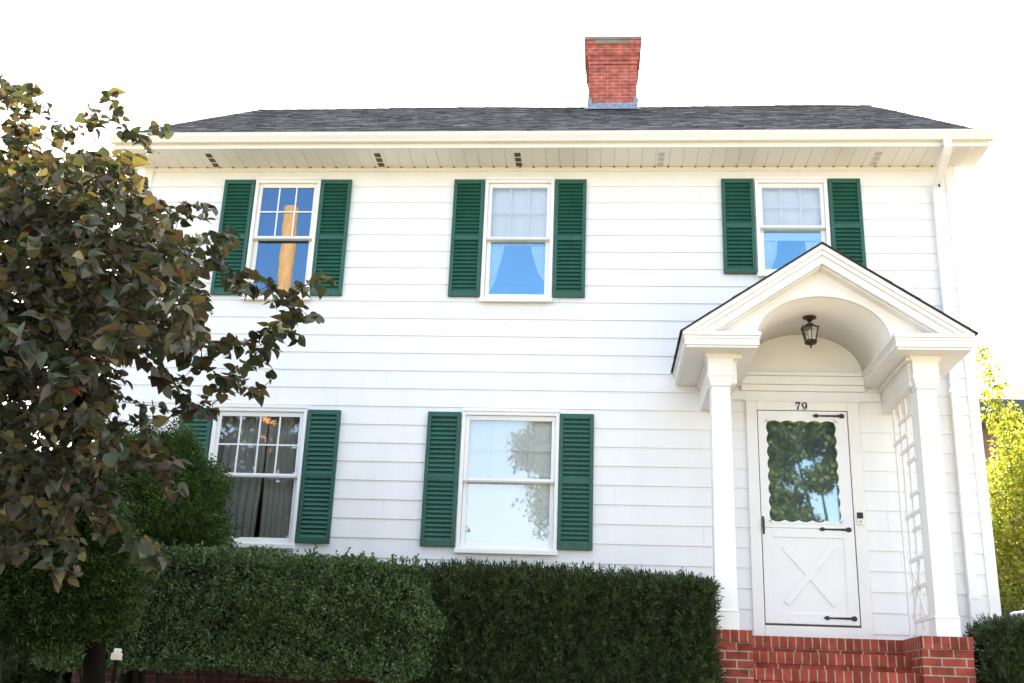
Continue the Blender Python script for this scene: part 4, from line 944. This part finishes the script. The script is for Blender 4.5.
cloud_tree('dark_tree', 'dark tree partly hidden behind the right corner of the house', 'tree', (9.2, 19.0, GZ), 9.0, [(0, 0, 7.2, 1.6), (0.3, 0, 8.6, 1.1), (-0.2, 0, 5.6, 1.6), (0.9, 0, 4.5, 1.5), (-0.3, 0.3, 3.6, 1.5), (0.3, 0, 2.4, 1.4)], 12000, M['lawnleaf'], 0.2, 0.12, 42, tr=0.15)
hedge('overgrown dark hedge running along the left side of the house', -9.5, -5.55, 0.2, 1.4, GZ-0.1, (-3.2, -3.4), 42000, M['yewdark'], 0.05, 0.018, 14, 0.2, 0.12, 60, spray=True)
cloud_tree('dark_shrub', 'dark shrub filling the gap under the bright shrub beyond the hedge', 'shrub', (6.5, 4.9, GZ), 2.4, [(0, 0, 1.0, 0.8), (0.9, 0, 1.1, 0.9), (-0.6, 0.2, 1.3, 0.6), (0.3, 0, 1.8, 0.65), (-0.5, 0.1, 0.6, 0.6)], 16000, M['lawnleaf'], 0.075, 0.045, 43, tr=0.06)

# --- brown neighbour house behind, and a blue car in the drive
nb = thing('neighbour_house', (11.5, 13.5, GZ), 'brown neighbouring house with a grey roof glimpsed behind the bright shrub', 'house')
MB().box(8.0, 15, 10.5, 17, GZ-0.1, 0.15).build('wall', M['brown'], nb)
MB().yz([(10.0, 0.14), (10.0, 0.38), (13.75, 1.7), (17.5, 0.38), (17.5, 0.14)], 7.55, 15.4).build('roof', M['tileroof'], nb)
MB().box(7.5, 15.45, 9.93, 9.999, 0.10, 0.40).build('fascia', M['tileroof'], nb, 0.005)
for wx in (9.2, 11.6):
    f = rect_frame(MB(), wx, wx+1.0, -2.6, -1.2, 0.08, 0.08, 0.08, 0.1, 10.44, 10.499).build('window', M['trim'], nb)
    MB().box(wx+0.08, wx+0.92, 10.46, 10.465, -2.5, -1.28).build('pane', M['darkdoor'], f)

car = thing('parked_car', (5.56, 1.65, GZ), 'blue car parked in the drive past the short clipped hedge, barely in view', 'car')
def carsec(hw, pts): return [(y, z) for y, z in pts]
cz = GZ
body = [(-2.1, 0.35), (-2.15, 0.62), (-2.05, 0.78), (-1.1, 0.92), (-0.35, 1.36), (0.75, 1.40), (1.55, 1.02), (2.05, 0.95), (2.1, 0.6), (2.05, 0.32), (1.75, 0.28), (1.65, 0.5), (1.35, 0.62), (1.05, 0.5), (0.95, 0.25), (-0.95, 0.25), (-1.05, 0.5), (-1.35, 0.62), (-1.65, 0.5), (-1.75, 0.28)]
MB().yz([(1.65+y, cz+z) for y, z in body], 4.90, 6.54).build('body', M['carpaint'], car, 0.05)
MB().yz([(1.65+y, cz+z) for y, z in ((-1.0, 0.95), (-0.34, 1.31), (0.72, 1.34), (1.4, 1.02))], 4.89, 6.55).build('side_window', M['darkdoor'], car)
MB().add([(5.02, 0.52, cz+0.93), (6.42, 0.52, cz+0.93), (6.32, 1.25, cz+1.345), (5.12, 1.25, cz+1.345)], [(0, 1, 2, 3)]).build('windscreen', M['darkdoor'], car)
for x in (4.90, 6.36):
    for y in (-1.35, 1.35):
        w = MB().lathe(1.65+y, cz+0.31, [(0.2, x+0.0), (0.30, x+0.01), (0.31, x+0.05), (0.31, x+0.14), (0.30, x+0.17), (0.2, x+0.18)], 24, 'x').build('wheel', M['tyre'], car, smooth=False)
        MB().lathe(1.65+y, cz+0.31, [(0.19, x-0.006), (0.2, x+0.186)], 18, 'x').build('rim', M['rim'], w)
for x in (5.02, 6.12): MB().box(x, x+0.3, -0.49, -0.43, cz+0.60, cz+0.74).build('headlight', M['carwhite'], car, 0.02)

# --- small pale box by the trunk
p = at(117, 654, -1.95)
bx = thing('garden_box', (p[0], p[1], GZ), 'small pale box low down beside the dark tree trunk', 'box')
MB().box(p[0]-0.04, p[0]+0.04, p[1]-0.03, p[1]+0.03, p[2]-0.05, p[2]+0.008).build('box_body', M['cream'], bx, 0.006)
MB().box(p[0]-0.022, p[0]+0.03, p[1]-0.025, p[1]+0.025, p[2]+0.0085, p[2]+0.045).build('box_lid', M['vinyl'], bx, 0.006)
MB().box(p[0]-0.012, p[0]+0.012, p[1]-0.012, p[1]+0.012, GZ-0.1, p[2]-0.0505).build('stake', M['bark'], bx)

# ------------------------------------------------------------------ across the street (seen in the glass)
PX, PY = -8.35, -14.9
pole = thing('utility_pole', (PX, PY, SZ), 'weathered wooden utility pole standing across from the house', 'pole')
MB().tube([(PX, PY, SZ-0.4), (PX+0.02, PY, -1), (PX, PY, 6.9)], [0.22, 0.205, 0.195], 14).build('post', M['poleWood'], pole, smooth=True)
MB().bar((PX-1.0, PY, 4.4), (PX+1.0, PY, 4.4), 0.1, 0.12).build('crossarm', M['poleWood'], pole)
# service cable running down towards the left corner of the house
A = at(100, 181, 0.5); Bp = at(0, 99, -3.2); dirv = (Bp-A)
cb = MB().tube([tuple(A+dirv*s) for s in (0, 0.5, 1.0, 1.6, 2.2)], 0.011, 6).build('service_cable', M['cable'])
tag(cb, 'dark overhead cable slanting down behind the top left leaves', 'cable')

oh = thing('cream_house', (-3.0, -31, SZ), 'cream gabled house across the street, mirrored in the windows', 'house')
MB().box(-7.5, 1.5, -35, -27, SZ-0.1, -3.0).build('wall', M['cream'], oh)
MB().xz([(-8.0, -3.2), (-3.0, -0.75), (2.0, -3.2), (2.0, -3.0), (-3.0, -0.5), (-8.0, -3.0)], -35.4, -26.6).build('roof', M['tanroof'], oh)
MB().xz([(-7.5, -2.999), (1.5, -2.999), (-3.0, -0.8)], -34.9, -27.0).build('gable', M['cream'], oh)
for wx in (-6.6, -3.6, -0.6):
    f = rect_frame(MB(), wx, wx+1.1, -5.0, -3.3, 0.09, 0.09, 0.09, 0.1, -26.99, -26.94).build('window', M['trim'], oh)
    MB().box(wx+0.09, wx+1.01, -26.985, -26.98, -4.9, -3.39).build('pane', M['darkdoor'], f)
g_ = 'street trees opposite the house'
cloud_tree('street_tree', 'leafy street tree opposite the porch, mirrored in the door glass', 'tree', (8.0, -24, SZ), 11, [(-1.7, 0, 10.5, 1.3), (-0.2, 0, 11.0, 1.2), (-2.5, 0, 8.6, 1.1), (-1.9, 0.2, 7.3, 0.95), (-0.3, 0, 9.4, 0.55), (0.2, 0, 5.6, 1.5), (1.6, 0, 6.2, 1.5), (2.4, 0, 8.6, 1.7), (0.9, 0, 10.2, 1.2), (-0.9, 0.3, 8.9, 0.5), (-3.2, 0.3, 9.8, 0.8)], 60000, M['lawnleaf'], 0.17, 0.10, 51, g_, 0.25)
cloud_tree('street_tree', 'slimmer street tree opposite the middle of the house, beside the leafy one', 'tree', (0.4, -21.5, SZ), 11, [(0, 0, 8.6, 1.8), (-1.2, 0.2, 7.6, 1.3), (1.3, 0, 7.4, 1.6), (-0.6, 0, 10.0, 1.5), (-2.0, 0, 9.2, 1.0), (-1.7, 0, 10.2, 0.9)], 60000, M['lawnleaf'], 0.12, 0.08, 52, g_, 0.2)
